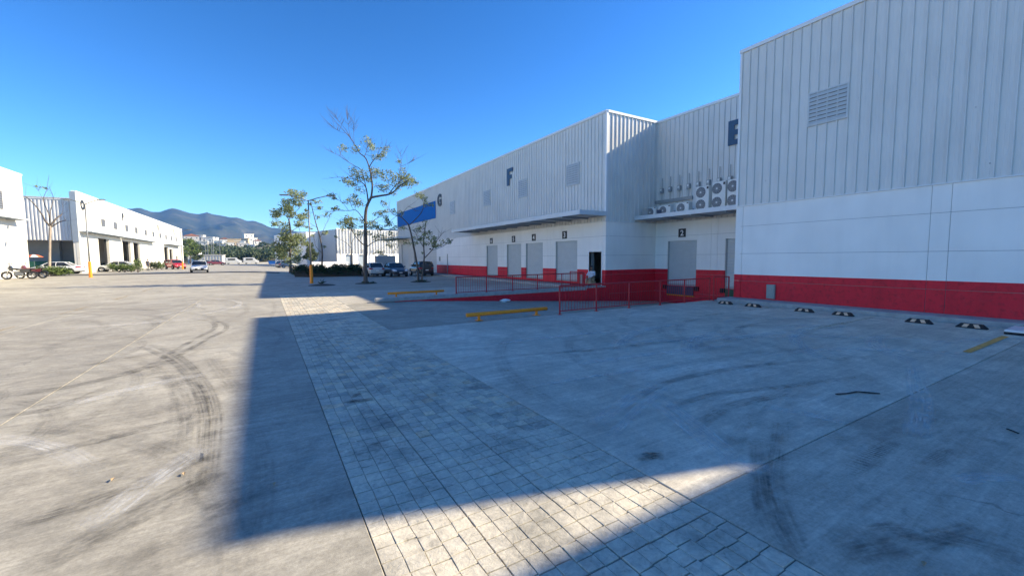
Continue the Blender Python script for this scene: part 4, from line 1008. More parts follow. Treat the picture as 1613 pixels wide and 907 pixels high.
# ================================================================ PLANTS
def leaves(name, mat, parent, centers, radii, n, size, flat=.7, asp=.5):
    """leaf quads scattered through blobs; n leaves per blob"""
    C = np.array(centers, float); Rr = np.array(radii, float)
    if Rr.ndim == 1: Rr = np.repeat(Rr[:, None], 3, 1)
    cnt = n if np.ndim(n) else np.full(len(C), n)
    idx = np.repeat(np.arange(len(C)), cnt); k = len(idx)
    d = nrng.normal(size=(k, 3)); d /= np.linalg.norm(d, axis=1)[:, None]; rr = nrng.random(k)**.45
    pos = C[idx]+d*rr[:, None]*Rr[idx]
    nz = nrng.normal(size=(k, 3)); nz[:, 2] += flat*1.5; nz /= np.linalg.norm(nz, axis=1)[:, None]
    tt = nrng.normal(size=(k, 3)); tt -= nz*(tt*nz).sum(1)[:, None]; tt /= np.linalg.norm(tt, axis=1)[:, None]
    bt = np.cross(nz, tt); s_ = size*(.55+.9*nrng.random(k))[:, None]
    q = np.stack([pos-tt*s_, pos+bt*s_*asp-nz*s_*.12, pos+tt*s_, pos-bt*s_*asp-nz*s_*.12], 1).reshape(-1, 3)
    me = bpy.data.meshes.new(name); me.vertices.add(4*k); me.vertices.foreach_set('co', q.ravel())
    me.loops.add(4*k); me.loops.foreach_set('vertex_index', np.arange(4*k, dtype=np.int32)); me.polygons.add(k)
    me.polygons.foreach_set('loop_start', np.arange(0, 4*k, 4, dtype=np.int32)); me.polygons.foreach_set('loop_total', np.full(k, 4, np.int32))
    me.update(calc_edges=True); me.materials.append(MATS[mat]); return link(name, me, parent)
def smoothline(P, n_=5):
    out = []
    for k in range(len(P)-1):
        a, b, c, d = P[max(k-1, 0)], P[k], P[k+1], P[min(k+2, len(P)-1)]
        for q in range(n_):
            t = q/n_; out.append(.5*((2*b)+(c-a)*t+(2*a-5*b+4*c-d)*t*t+(3*b-a-3*c+d)*t**3))
    out.append(P[-1]); return out
def pixtree(label, base, lines, clusters, mat='leaf_olive', bark='bark', leaf=.13, nper=26, crad=.34, twig=5, depth_spread=.9, pit_=True, twl=1.0, group=None, along=0):
    """lines: (pixel polyline, r0, r1, bend away from/towards viewer)"""
    B = Vector(base); t = thing('tree', label, 'tree', tuple(B), 0, group)
    vd = Vector((B.x, B.y, 0)).normalized(); r_ = random.Random(hash(label) % 9973 if False else len(label)*131+len(lines))
    def P(px, py, off=0.):
        d = ray(px, py); tt = (B.dot(vd))/(d.dot(vd)); p = Vector((0, 0, HC))+d*tt
        if off: d.normalize(); p = p+d*off          # the same direction, nearer or farther
        return p-B
    tips = []
    for k, (L, r0, r1, off) in enumerate(lines):
        pts = [P(x, y, off*(i/(len(L)-1))**1.2*depth_spread) for i, (x, y) in enumerate(L)]
        sp = smoothline(pts); n_ = len(sp)
        rad = [r0+(r1-r0)*(i/(n_-1))**.8 for i in range(n_)]
        if k == 0: sp[0] = Vector((sp[0].x, sp[0].y, -.05)); rad[0] *= 1.5; rad[1] *= 1.15
        o = MB().tube(sp, rad, 8 if r0 > .03 else 5).build('trunk' if k == 0 else 'branch', bark if k == 0 else 'bark', t, smooth=True)
        tips.append((sp, rad))
    cs = [P(x, y, r_.uniform(-1., 1.)*depth_spread) for (x, y) in clusters]
    # twigs: from cluster to the nearest wood, plus free bare twigs
    m = MB()
    allp = [(q, rr) for sp, rad in tips for q, rr in zip(sp, rad)]
    for c in cs:
        q, rr = min(allp, key=lambda a: (a[0]-c).length+max(0, (a[0].z-c.z))*.7)
        mid = (q+c)/2+Vector((r_.uniform(-.15, .15), r_.uniform(-.15, .15), -.10)); m.tube([q, mid, c], [min(.022, rr*.7), .012, .006], 4, cap=False)
        for _ in range(2):
            e = c+Vector((r_.uniform(-.5, .5), r_.uniform(-.5, .5), r_.uniform(-.1, .5)))*twl; m.tube([mid, (mid+e)/2+Vector((0, 0, .05)), e], [.010, .007, .004], 4, cap=False)
    for sp, rad in tips[1:]:
        for _ in range(twig):
            i = r_.randrange(len(sp)//2, len(sp)); q = sp[i]; d = (sp[min(i+1, len(sp)-1)]-sp[i-1]).normalized()
            e = q+(d*.6+Vector((r_.uniform(-.8, .8), r_.uniform(-.8, .8), r_.uniform(0, .8))))*r_.uniform(.4, 1.1)*twl
            m.tube([q, (q+e)/2+Vector((0, 0, -.04)), e], [.010, .007, .0035], 4, cap=False)
    m.build('twigs', 'bark', t)
    if cs:
        C2 = []; R2 = []
        for c in cs:
            for _ in range(2): C2.append(c+Vector((r_.uniform(-.22, .22), r_.uniform(-.22, .22), r_.uniform(-.14, .18)))); R2.append(r_.uniform(.6, 1.1)*crad)
        zx = max(q.z for sp, rad in tips for q in sp)
        for sp, rad in tips[1:]:
            for _ in range(along):
                i = r_.randrange(len(sp)//3, len(sp))
                if sp[i].z > .72*zx: continue
                C2.append(sp[i]+Vector((r_.uniform(-.3, .3), r_.uniform(-.3, .3), r_.uniform(-.1, .35)))); R2.append(crad*r_.uniform(.45, .8))
        leaves('crown', mat, t, C2, [(a, a, a*.7) for a in R2], nper//2, leaf, .5, .42)
    if pit_:
        m = MB(); m.lathe([(.85, .005), (.8, .03), (.4, .07), (.05, .09)], (0, 0, 0), 'z', 18); m.build('tree_pit', 'soil', t)
        leaves('pit_grass', 'leaf_grass', t, [(r_.uniform(-.5, .5), r_.uniform(-.5, .5), .1) for _ in range(8)], [(.22, .22, .07)]*8, 20, .07, -.2, .2)['kind'] = 'stuff'
    return t
T1 = [([(576, 446), (575.5, 418), (576, 388), (575.5, 345), (578, 325), (584.7, 311)], .165, .095, 0),
      ([(584.7, 311), (599, 308.5), (613, 306), (622, 300.6), (630.6, 292), (643, 284)], .095, .03, -.8), ([(613, 305), (622, 293.5), (631, 284), (640, 272)], .05, .015, .6),
      ([(628, 290), (628, 276), (632, 262), (630.6, 240)], .025, .006, -.3), ([(632, 262), (642, 258), (652, 252)], .014, .005, .4),
      ([(584.7, 311), (586.5, 293.5), (584.4, 276), (581.5, 263.5), (576, 249.4), (566, 240.6), (560, 230), (551, 216), (539, 203.5), (521, 182)], .08, .008, .5),
      ([(551, 216), (545, 205), (533, 190), (527, 180)], .016, .005, .6), ([(551, 216), (549, 200), (547, 184)], .014, .004, -.6), ([(558, 226), (557, 208), (557, 192)], .014, .004, -.4), ([(545, 210), (534, 207), (523, 199)], .012, .004, .3),
      ([(581.5, 263.5), (588, 253), (597, 244), (606, 234)], .045, .012, -.9), ([(574, 247), (577, 239), (579.4, 228)], .03, .01, .5),
      ([(580, 318), (576.8, 297), (570.6, 288), (558, 283), (540.6, 279.4), (524, 280)], .06, .006, .9), ([(576.8, 297), (570, 270), (558, 261), (547.7, 254.7), (535, 246), (523, 240)], .035, .006, -.9),
      ([(575, 350), (562, 332), (549, 332), (529, 332), (514, 343)], .035, .006, -.7), ([(549, 332), (539, 319), (526, 312)], .02, .005, .5),
      ([(575.5, 388), (562, 375), (552, 358), (550, 346)], .045, .01, .9), ([(576, 390), (595, 378), (612, 380), (620, 372)], .04, .008, -.8), ([(576, 360), (592, 345), (604, 340)], .04, .01, .7)]
def z8(L): return [(500+.1765*x, 170+.1765*y) for x, y in L]
def z3(L): return [(420+.3308*x, 160+.3308*y) for x, y in L]
def z4(L): return [(560+.1984*x, 280+.1984*y) for x, y in L]
C1 = z8([(340, 680), (300, 690), (240, 650), (380, 640), (400, 570), (320, 540), (500, 550), (560, 590), (600, 640), (560, 690), (590, 730), (640, 600), (680, 650), (740, 620), (790, 620), (830, 650), (860, 670), (800, 690), (740, 700), (810, 640), (770, 660), (220, 350),
     (440, 300), (470, 330), (590, 420), (560, 440), (600, 370), (520, 430), (370, 740), (320, 800), (350, 840), (520, 610), (450, 650), (360, 590), (480, 370), (620, 690), (700, 620), (840, 690), (540, 560), (350, 380)]) + \
     z3([(355, 575), (390, 590), (420, 590), (500, 570), (520, 590), (480, 620), (440, 640), (520, 650), (560, 655), (600, 655), (540, 610), (410, 470), (430, 480), (545, 715), (400, 560), (460, 570), (370, 600), (500, 600), (590, 690)])
pixtree('tall sparse tree with forked crown rising highest over the yard', gr(577, 446.5), T1, C1, leaf=.075, nper=84, crad=.46, twig=14, along=3)
T2 = [(z4([(500, 825), (490, 700), (460, 540), (440, 440), (420, 370)]), .10, .06, 0), (z4([(525, 825), (545, 640), (540, 500), (560, 350)]), .08, .03, .6), (z4([(420, 370), (360, 310), (300, 290), (240, 210)]), .05, .012, -.8), (z4([(330, 300), (270, 350), (240, 390)]), .02, .008, .5),
      (z4([(430, 375), (520, 280), (540, 200), (510, 150)]), .04, .012, .8), (z4([(360, 310), (420, 230), (480, 270)]), .02, .008, -.5), (z4([(545, 640), (610, 570), (640, 510), (690, 440)]), .045, .01, -.7), (z4([(600, 575), (660, 560), (740, 520)]), .02, .007, .4), (z4([(545, 560), (490, 470), (470, 420)]), .03, .01, -.6)]
C2 = z4([(210, 210), (240, 270), (220, 320), (260, 370), (300, 400), (350, 280), (470, 140), (510, 140), (540, 150), (600, 220), (560, 210), (480, 410), (520, 400), (560, 460), (500, 480), (540, 520), (600, 480), (640, 500), (670, 540), (700, 510), (755, 510), (420, 520), (390, 400), (480, 530), (320, 260), (580, 440), (620, 520)])
pixtree('small twin-trunk tree with dark leaves before the blue striped wall', gr(663, 444), T2, C2, leaf=.08, nper=56, crad=.34, twig=8, along=3)
T3 = [([(458, 429), (457, 400), (458, 370), (455, 345)], .17, .09, 0)] + [([(456+dx*.1, y0), (456+dx*.6, y0-8), (456+dx, y0-14)], .05, .012, o_) for dx, y0, o_ in ((-22, 395, .8), (22, 390, -.8), (-18, 370, -.6), (24, 365, .6), (-14, 345, .9), (16, 342, -.7), (4, 345, .2))]
rc = random.Random(5); C3 = []
while len(C3) < 58:
    x, y = rc.uniform(430, 484), rc.uniform(302, 412)
    cxx = 456+(4 if y < 330 else 0); rx = 26 if 330 < y < 400 else 16
    if abs(x-cxx) < rx*rc.uniform(.7, 1.05): C3.append((x, y))
pixtree('dense leafy tree behind the yellow-based lamp', grh(458, 430), T3, C3, leaf=.14, nper=120, crad=.8, pit_=False, depth_spread=1.8)
T4 = [(z3([(262, 800), (265, 720), (255, 650), (235, 580), (215, 500), (210, 470)]), .12, .03, 0), (z3([(255, 650), (280, 590), (300, 550)]), .04, .01, .6), (z3([(240, 600), (195, 570), (190, 550)]), .03, .01, -.6), (z3([(262, 720), (235, 690), (225, 650)]), .04, .01, .5)]
pixtree('slim half-bare tree just right of the dense leafy tree', grh(507, 431), T4, z3([(205, 490), (225, 470), (245, 480), (250, 510), (195, 520), (280, 630), (290, 625), (200, 600), (240, 555), (255, 500), (270, 690), (225, 640)]), leaf=.15, nper=26, crad=.42, pit_=False)
T5 = [([(553, 424), (553, 414), (553, 391), (552, 368), (556, 350)], .11, .03, 0), ([(553, 391), (546, 383), (531.5, 375)], .04, .012, .5), ([(553, 385), (560, 370), (566, 358)], .04, .012, -.5)]
pixtree('slim tree standing behind the hedge, left of the tall trunk', grh(553, 428), T5, [(548, 360), (556, 352), (562, 345), (552, 345), (546, 350), (535, 352), (530, 374), (568, 358), (558, 362)], 'leaf_bright', leaf=.15, nper=26, crad=.42, pit_=False)
def zl(L): return [(.2206*x, 250+.2206*y) for x, y in L]
T6 = [(zl([(350, 830), (352, 780), (355, 600), (360, 480)]), .16, .10, 0), (zl([(360, 480), (400, 430), (440, 400)]), .11, .06, .5), (zl([(365, 490), (420, 455), (470, 440)]), .07, .035, -.6), (zl([(355, 480), (320, 440), (300, 400), (240, 320), (180, 270), (130, 262), (50, 185)]), .09, .01, -.4),
      (zl([(355, 470), (350, 400), (310, 300), (330, 230), (345, 150)]), .06, .012, .6), (zl([(360, 470), (360, 380), (380, 280), (350, 200)]), .05, .012, -.5), (zl([(310, 300), (280, 240), (255, 205)]), .015, .004, .4), (zl([(440, 400), (450, 350), (440, 320)]), .02, .006, .3)]
pixtree('bare pruned tree with pale trunk before the ribbed wall on the left', grh(78, 434), T6, zl([(270, 210), (330, 215)]), bark='bark_pale', leaf=.16, nper=8, crad=.2, pit_=False, twig=6)

def shrub(label, base, rx, ry, h, mat, n=500, leaf=.09, blobs=9, group=None, seed=1):
    B = Vector(base); t = thing('shrub', label, 'shrub', tuple(B), 0, group); r_ = random.Random(seed); C = []; Q = []
    for _ in range(blobs):
        a = r_.uniform(0, 6.28); k = r_.random()**.5; s_ = r_.uniform(.3, .5)
        C.append((rx*.65*k*math.cos(a), ry*.65*k*math.sin(a), h*r_.uniform(.35, .72))); Q.append((rx*s_, ry*s_, h*.32))
    leaves('foliage', mat, t, C, Q, n//blobs, leaf, .3, .4)
    m = MB()
    for c in C: m.tube([(c[0]*.15, c[1]*.15, -.02), (c[0]*.7, c[1]*.7, c[2]*.5), c], [.03, .02, .008], 5)
    m.build('stems', 'bark', t); return t
def spiky(label, base, h, n=26, mat='leaf_bright', seed=1, group=None):
    B = Vector(base); t = thing('palm_plant', label, 'plant', tuple(B), 0, group); r_ = random.Random(seed); m = MB()
    for i in range(n):
        a = r_.uniform(0, 6.28); l = h*r_.uniform(.7, 1.15); el = r_.uniform(.35, 1.4); d = Vector((math.cos(a)*math.cos(el), math.sin(a)*math.cos(el), math.sin(el))); s_ = Vector((-math.sin(a), math.cos(a), 0))*h*.055
        p0 = Vector((0, 0, h*.15)); p1 = p0+d*l*.55; p2 = p0+d*l-Vector((0, 0, l*.25*math.cos(el)))
        k = len(m.v); m.v += [tuple(x) for x in (p0-s_*.5, p0+s_*.5, p1+s_, p2, p1-s_)]; m.f.append((k, k+1, k+2, k+3, k+4))
    m.build('fronds', mat, t, fixn=False); MB().tube([(0, 0, -.03), (0, 0, h*.3)], [.09, .06], 8).build('stem', 'bark', t); return t
# hedge behind the yard
t = thing('hedge', 'dark clipped hedge along the car park, under the trees', 'hedge', (6.0, 49.2, 0)); C = []; Q = []
for i in range(46):
    C.append((-3.4+6.8*i/45, rng.uniform(-.3, .3), rng.uniform(.45, 1.0))); Q.append((.45, .55, .45))
leaves('foliage', 'leaf_dark', t, C, Q, 260, .085, .2, .45); MB().box(-3.4, -.3, 0, 3.4, .3, .7).build('stems', 'soil', t)
spiky('dark broad-leaved plant between the silver car and the hedge end', (10.9, 50.2, 0), 1.5, 30, 'leaf_dark', 3)
spiky('low plant in the soil patch at the foot of the right lamp', tuple(gr(507, 449)), .5, 20, 'leaf_dark', 4)
o = MB().lathe([(.95, .004), (.9, .03), (.4, .10), (.05, .14)], (0, 0, 0), 'z', 18).build('soil_patch', 'soil'); o.location = gr(507, 449.5); tag(o, 'round soil patch beside the right lamp base', 'soil patch')
shrub('bright low shrub round the foot of the bare tree on the left', grh(80, 435), 2.0, 1.0, 1.05, 'leaf_bright', 1500, .12, 12, seed=2)
row = [(148, 428, 1.0, 'leaf_dry'), (163, 426, 1.5, 'leaf_bright'), (178, 428, 1.1, 'leaf_bright'), (188, 428.5, 1.2, 'leaf_bright'), (197, 428.5, 1.05, 'leaf_bright'), (207, 428.5, 1.0, 'leaf_bright'), (217, 429, 1.6, 'leaf_bright'), (239, 425, 1.4, 'leaf_far'), (247, 425, 1.3, 'leaf_far'), (255, 425, 1.3, 'leaf_bright')]
nms = ['dry spiky plant beside the left lamp sleeve', 'green spiky plant behind the parked car nose', 'leafy shrub first in the row before the parked car', 'leafy shrub second in the row before the parked car', 'leafy shrub third in the row before the parked car', 'leafy shrub fourth in the row before the parked car', 'yellow-green shrub at the end of the row before the parked car', 'dark shrub left of the red car, leftmost of three', 'dark shrub left of the red car, middle of three', 'bright shrub left of the red car, rightmost of three']
for i, (x, y, h, mt) in enumerate(row):
    p = grh(x, y)
    if i < 2: spiky(nms[i], p, h, 30, mt, i+10)
    else: shrub(nms[i], p, .62, .6, h*1.1, mt, 480, .10, 8, 'shrubs along the white warehouse', i+20)

# ================================================================ VEHICLES
def car(label, loc, rz, kind, paint, L=4.5, W=1.78, Hh=1.46, name='parked_car', plate=True):
    """local +x is the front"""
    t = thing(name, label, 'car', tuple(loc), rz); h = W/2; f = L/2
    if kind == 'sedan':
        deck = [(-f, .62), (-f+.06, .92), (-f+.35, .99), (-f+1.0, 1.00), (0, .97), (f-1.45, .95), (f-.9, .90), (f-.35, .78), (f-.06, .62), (f, .5)]
        gb, gt = (-f+.62, f-1.28), (-f+1.35, f-2.05)
    elif kind == 'hatch':
        deck = [(-f, .60), (-f+.05, .95), (-f+.2, 1.02), (-f+.8, 1.02), (0, .99), (f-1.2, .96), (f-.75, .92), (f-.3, .80), (f-.05, .64), (f, .5)]
        gb, gt = (-f+.10, f-1.05), (-f+.55, f-1.95)
    else:
        deck = [(-f, .62), (-f+.05, 1.0), (-f+.2, 1.10), (-f+.8, 1.10), (0, 1.08), (f-1.25, 1.06), (f-.8, 1.02), (f-.3, .92), (f-.05, .72), (f, .55)]
        gb, gt = (-f+.08, f-1.15), (-f+.42, f-1.9)
    secs = []
    for i, (x, z) in enumerate(deck):
        e = 1.-.16*max(0, (abs(x)-f*.72)/(f*.28))**2; w_ = h*e; zb = .24 if abs(x) < f-.1 else .34
        half = [(w_*.86, zb), (w_*.985, zb+.10), (w_, .52 if z > .6 else z*.8), (w_*.985, min(z-.10, .74) if z > .66 else z*.9), (w_*.93, z-.03), (w_*.70, z+.012), (w_*.3, z+.025)]
        secs.append([(x, y, zz) for y, zz in half]+[(x, -y, zz) for y, zz in half[::-1]])
    m = MB(); m.loft(secs); b = m.build('body', paint, t, smooth=True); subsurf(b, 1)
    zg = 1.0 if kind != 'suv' else 1.10; zr = Hh-.05
    wb_, wt = h*.90, h*.70
    def gsec(x, z, w_): return (x, w_, z), (x, -w_, z)
    # glasshouse
    m = MB(); zl_ = zg-.08
    B4 = [(gb[0], wb_*.93, zl_), (gb[1], wb_*.93, zl_), (gb[1], -wb_*.93, zl_), (gb[0], -wb_*.93, zl_)]
    M4 = [((gb[0]*.5+gt[0]*.5)-.03, wb_*.91, (zl_+zr)/2), ((gb[1]*.5+gt[1]*.5)+.05, wb_*.91, (zl_+zr)/2), ((gb[1]*.5+gt[1]*.5)+.05, -wb_*.91, (zl_+zr)/2), ((gb[0]*.5+gt[0]*.5)-.03, -wb_*.91, (zl_+zr)/2)]
    T4_ = [(gt[0], wt, zr), (gt[1], wt, zr), (gt[1], -wt, zr), (gt[0], -wt, zr)]
    m.loft([B4, M4, T4_]); m.build('windows', 'car_glass', t)
    # roof skin
    secs = []
    for q in range(6):
        x = gt[0]-.05+(gt[1]-gt[0]+.10)*q/5; c_ = .055*(1-(2*q/5-1)**2); w_ = wt*1.02
        secs.append([(x, w_, zr-.015), (x, w_*.8, zr+.02+c_*.6), (x, 0, zr+.03+c_), (x, -w_*.8, zr+.02+c_*.6), (x, -w_, zr-.015), (x, 0, zr-.012)])
    MB().loft(secs).build('roof', paint, t, smooth=True)
    def lerp3(a, b_, k): return tuple(a[i]+(b_[i]-a[i])*k for i in range(3))
    for s_ in (1, -1):
        for (xb, xt, r_) in ((gb[1], gt[1], .035), (gb[0], gt[0], .06), ((gb[0]+gb[1])/2+.05, (gt[0]+gt[1])/2+.02, .03)):
            k = .5; mid = (xb*.5+xt*.5+(.05 if xb > 0.5 else 0), s_*wb_*.915, (zl_+zr)/2)
            MB().tube([(xb, s_*wb_*.935, zl_), mid, (xt, s_*wt*1.0, zr+.005)], r_, 6).build('pillar', paint, t)
        MB().box(gb[1]-.42, s_*(wb_+.01), zg-.01, gb[1]-.22, s_*(wb_+.18), zg+.12, bev=.03).build('mirror', paint, t)
        for x in (.35, -.62): MB().box(x, s_*(h*.985), .80, x+.18, s_*(h+.012), .835, bev=.008).build('door_handle', paint, t)
        # lights
        MB().loft([[(f-.42, s_*h*.92, .70), (f-.42, s_*h*.92, .80), (f-.42, s_*h*.72, .82), (f-.42, s_*h*.72, .70)], [(f-.035, s_*h*.80, .60), (f-.10, s_*h*.82, .70), (f-.06, s_*h*.48, .71), (f+.005, s_*h*.48, .61)]]).build('headlight', 'lamp_glass', t)
        zt = .82 if kind == 'sedan' else .86
        MB().loft([[(-f+.30, s_*h*.965, zt-.05), (-f+.30, s_*h*.965, zt+.09), (-f+.30, s_*h*.7, zt+.09), (-f+.30, s_*h*.7, zt-.05)], [(-f-.005, s_*h*.83, zt-.07), (-f+.02, s_*h*.83, zt+.07), (-f+.0, s_*h*.55, zt+.06), (-f-.02, s_*h*.55, zt-.06)]]).build('tail_light', 'tail_red', t)
    MB().box(f-.12, -h*.5, .36, f+.008, h*.5, .54, bev=.02).build('grille', 'plastic_black', t)
    MB().box(f-.1, -h*.82, .22, f-.015, h*.82, .33, bev=.02).build('bumper', 'plastic_black', t); MB().box(-f+.01, -h*.82, .22, -f+.1, h*.82, .36, bev=.02).build('bumper', 'plastic_black', t)
    MB().box(f+.009, -.16, .40, f+.018, .16, .50).build('number_plate', 'plate_white', t); MB().box(-f-.022, -.16, .62 if kind != 'sedan' else .60, -f-.006, .16, .72 if kind != 'sedan' else .70).build('number_plate', 'plate_white', t)
    wr = .325 if kind != 'suv' else .355
    for x in (f-.86, -f+.86):
        for s_ in (1, -1):
            MB().lathe([(wr+.06, 0), (wr+.06, .006)], (x, s_*h*1.0-(.006 if s_ < 0 else 0)+s_*.004, wr+.01), 'y', 22).build('wheel_arch', 'plastic_black', t)
            tm = cached(('tyre', wr), lambda: MB().lathe([(wr*.62, -.1), (wr*.9, -.105), (wr, -.075), (wr, .075), (wr*.9, .105), (wr*.62, .1)], (0, 0, 0), 'y', 24).mesh('wheel', 'tyre', True))
            wo = link('wheel', tm, t, (x, s_*(h-.075), wr))
            rm = cached(('rim', wr, s_), lambda: MB().lathe([(wr*.64, s_*.101), (wr*.60, s_*.108), (wr*.5, s_*.09), (wr*.16, s_*.104), (wr*.05, s_*.108)], (0, 0, 0), 'y', 20).mesh('rim', 'rim', True))
            ri = link('rim', rm, wo)
    return t
Q90 = math.pi/2
p = gr(594, 436); car('silver hatchback parked tail-out beside the hedge end', (p.x, p.y+2.0, 0), Q90+.03, 'hatch', 'paint_silver', 4.0, 1.72, 1.5)
p = gr(634, 436); car('dark blue sedan parked nose-out between two cars', (p.x-.25, p.y+2.0, 0), -Q90+.02, 'sedan', 'paint_navy', 4.4, 1.78, 1.47)
p = gr(673, 435); car('black hatchback SUV parked tail-out against the lettered block', (p.x, p.y+2.0, 0), Q90-.02, 'suv', 'paint_black', 4.2, 1.78, 1.6)
p = grh(311, 429.5); car('white sedan driving towards the viewer on the sunlit road', (p.x, p.y+2.0, gh(p.x, p.y)), -Q90+.1, 'sedan', 'paint_white', 4.5, 1.78, 1.47, 'moving_car')
p = grh(90, 432.); car('white sedan parked behind the bare tree on the left', (p.x-.3, p.y+.6, gh(p.x, p.y)), math.pi-.02, 'sedan', 'paint_white', 4.7, 1.8, 1.45)
p = grh(180, 428.); car('pale silver sedan hidden behind the row of shrubs', (p.x, p.y+1.5, gh(p.x, p.y)), math.pi, 'sedan', 'paint_silver', 4.6, 1.8, 1.45)
p = grh(274, 424.); car('red hatchback SUV parked by the far end of the white warehouse', (p.x, p.y+1.5, gh(p.x, p.y)), -Q90+.5, 'suv', 'paint_red', 4.3, 1.8, 1.65)
p = grh(341, 417.5); car('maroon sedan parked far down the road on the left', (p.x, p.y, gh(p.x, p.y)), .2, 'sedan', 'paint_maroon', 4.6, 1.8, 1.5)
p = grh(325, 417.5); car('grey car parked far off beside the maroon sedan', (p.x, p.y, gh(p.x, p.y)), .3, 'sedan', 'paint_grey', 4.6, 1.8, 1.45)
p = grh(262, 420.5); car('dark car half hidden behind the red one', (p.x-1, p.y+2, gh(p.x, p.y)), -Q90+.5, 'suv', 'paint_black', 4.4, 1.8, 1.6)
p = grh(452, 422); car('grey car in the shade behind the dense tree', (p.x, p.y, gh(p.x, p.y)), .5, 'hatch', 'paint_grey', 4.2, 1.75, 1.5)

def motorcycle(label, loc, rz, tank='paint_black', scale=1.):
    t = thing('motorcycle', label, 'motorcycle', tuple(loc), rz, 'motorcycles at the left'); t.scale = (scale,)*3
    for x in (-.66, .66):
        m = MB(); secs = []
        for k in range(28):
            a = 2*math.pi*k/28
            secs.append([(x+(.25+.062*math.cos(b_))*math.cos(a), .07*math.sin(b_), .31+(.25+.062*math.cos(b_))*math.sin(a)) for b_ in [2*math.pi*q/8 for q in range(8)]])
        secs.append(secs[0]); m.loft(secs, cap=False); wo = m.build('wheel', 'tyre', t, smooth=True)
        m = MB()
        for k in range(6):
            a = math.pi*k/3; m.tube([(x, 0, .31), (x+.25*math.cos(a), 0, .31+.25*math.sin(a))], .012, 5)
        m.build('spokes', 'chrome', wo); MB().lathe([(.06, -.05), (.06, .05)], (x, 0, .31), 'y', 12).build('hub', 'chrome', wo)
    for s_ in (-1, 1): MB().tube([(.66, s_*.075, .31), (.52, s_*.075, .72), (.44, s_*.06, .95)], .024, 8).build('fork', 'chrome', t)
    MB().tube([(.43, -.33, 1.03), (.45, -.12, 1.0), (.45, .12, 1.0), (.43, .33, 1.03)], .014, 8).build('handlebar', 'plastic_black', t)
    for s_ in (-1, 1):
        MB().tube([(.43, s_*.2, 1.01), (.43, s_*.26, 1.2)], .008, 6).build('mirror_stem', 'plastic_black', t); MB().lathe([(.055, -.01), (.055, .01)], (.43, s_*.28, 1.24), 'x', 12).build('mirror', 'plastic_black', t)
    MB().lathe([(.05, -.08), (.09, -.05), (.1, .06)], (.58, 0, .88), 'x', 14).build('headlight', 'lamp_glass', t)
    m = MB(); m.loft([[(.36, y, z) for y, z in ((.06, .74), (.10, .84), (.05, .90), (-.05, .90), (-.10, .84), (-.06, .74))], [(.12, y, z) for y, z in ((.11, .72), (.15, .82), (.08, .91), (-.08, .91), (-.15, .82), (-.11, .72))], [(-.12, y, z) for y, z in ((.07, .72), (.09, .78), (.05, .80), (-.05, .80), (-.09, .78), (-.07, .72))]])
    subsurf(m.build('tank', tank, t, smooth=True), 1)
    m = MB(); m.loft([[(x, y, z+dz) for y, dz in ((.10, -.03), (.12, .02), (0, .05), (-.12, .02), (-.10, -.03))] for x, z in ((-.10, .76), (-.4, .75), (-.7, .82), (-.82, .84))]); m.build('seat', 'plastic_black', t, smooth=True)
    for P in ([(.44, 0, .9), (.1, 0, .7), (-.2, 0, .68), (-.6, .1, .74)], [(.40, 0, .8), (.22, 0, .35), (-.2, 0, .32), (-.2, 0, .68)], [(-.2, .09, .34), (-.66, .09, .31)], [(-.2, -.09, .34), (-.66, -.09, .31)], [(-.66, .1, .31), (-.5, .1, .72)], [(-.66, -.1, .31), (-.5, -.1, .72)]):
        MB().tube(P, .02, 6).build('frame_tube', 'plastic_black', t)
    MB().box(-.22, -.15, .26, .27, .15, .62, bev=.05).build('engine', 'pole_metal', t)
    for s_ in (-1, 1): MB().prism([(-.55, .55), (-.12, .50), (-.05, .74), (-.62, .80)], 'xz', s_*.10, s_*.15).build('side_panel', tank, t)
    MB().prism([(.36, .62), (.52, .80), (.50, 1.02), (.40, 1.08), (.30, .86)], 'xz', -.12, .12).build('cowl', tank, t)
    MB().tube([(.15, -.14, .36), (-.1, -.17, .26), (-.45, -.18, .3), (-.85, -.18, .38)], [.025, .03, .05, .045], 8).build('exhaust', 'chrome', t)
    m = MB(); m.loft([[(.66+.34*math.cos(a), y, .31+.34*math.sin(a)) for y in (-.06, .06)]+[(.66+.33*math.cos(a), y, .31+.33*math.sin(a)) for y in (.06, -.06)] for a in [R(q) for q in (30, 60, 90, 120, 150)]]); m.build('mudguard', tank, t)
    m = MB(); m.loft([[(-.66+.36*math.cos(a), y, .31+.36*math.sin(a)) for y in (-.07, .07)]+[(-.66+.35*math.cos(a), y, .31+.35*math.sin(a)) for y in (.07, -.07)] for a in [R(q) for q in (50, 80, 110, 140, 165)]]); m.build('mudguard', 'plastic_black', t)
    MB().tube([(.0, .1, .3), (.02, .28, .01)], .012, 6).build('side_stand', 'chrome', t)
    return t
p = pX(31, 436, -18.7); motorcycle('black motorcycle parked at the far left, front wheel to the left', (p.x, p.y, gh(p.x, p.y)), math.pi+.1, 'paint_black', 1.12)
p = pX(44, 435, -18.2); motorcycle('red-tanked motorcycle parked close behind the black one', (p.x-.2, p.y+1.3, gh(p.x, p.y)), math.pi-.1, 'paint_maroon', 1.12)
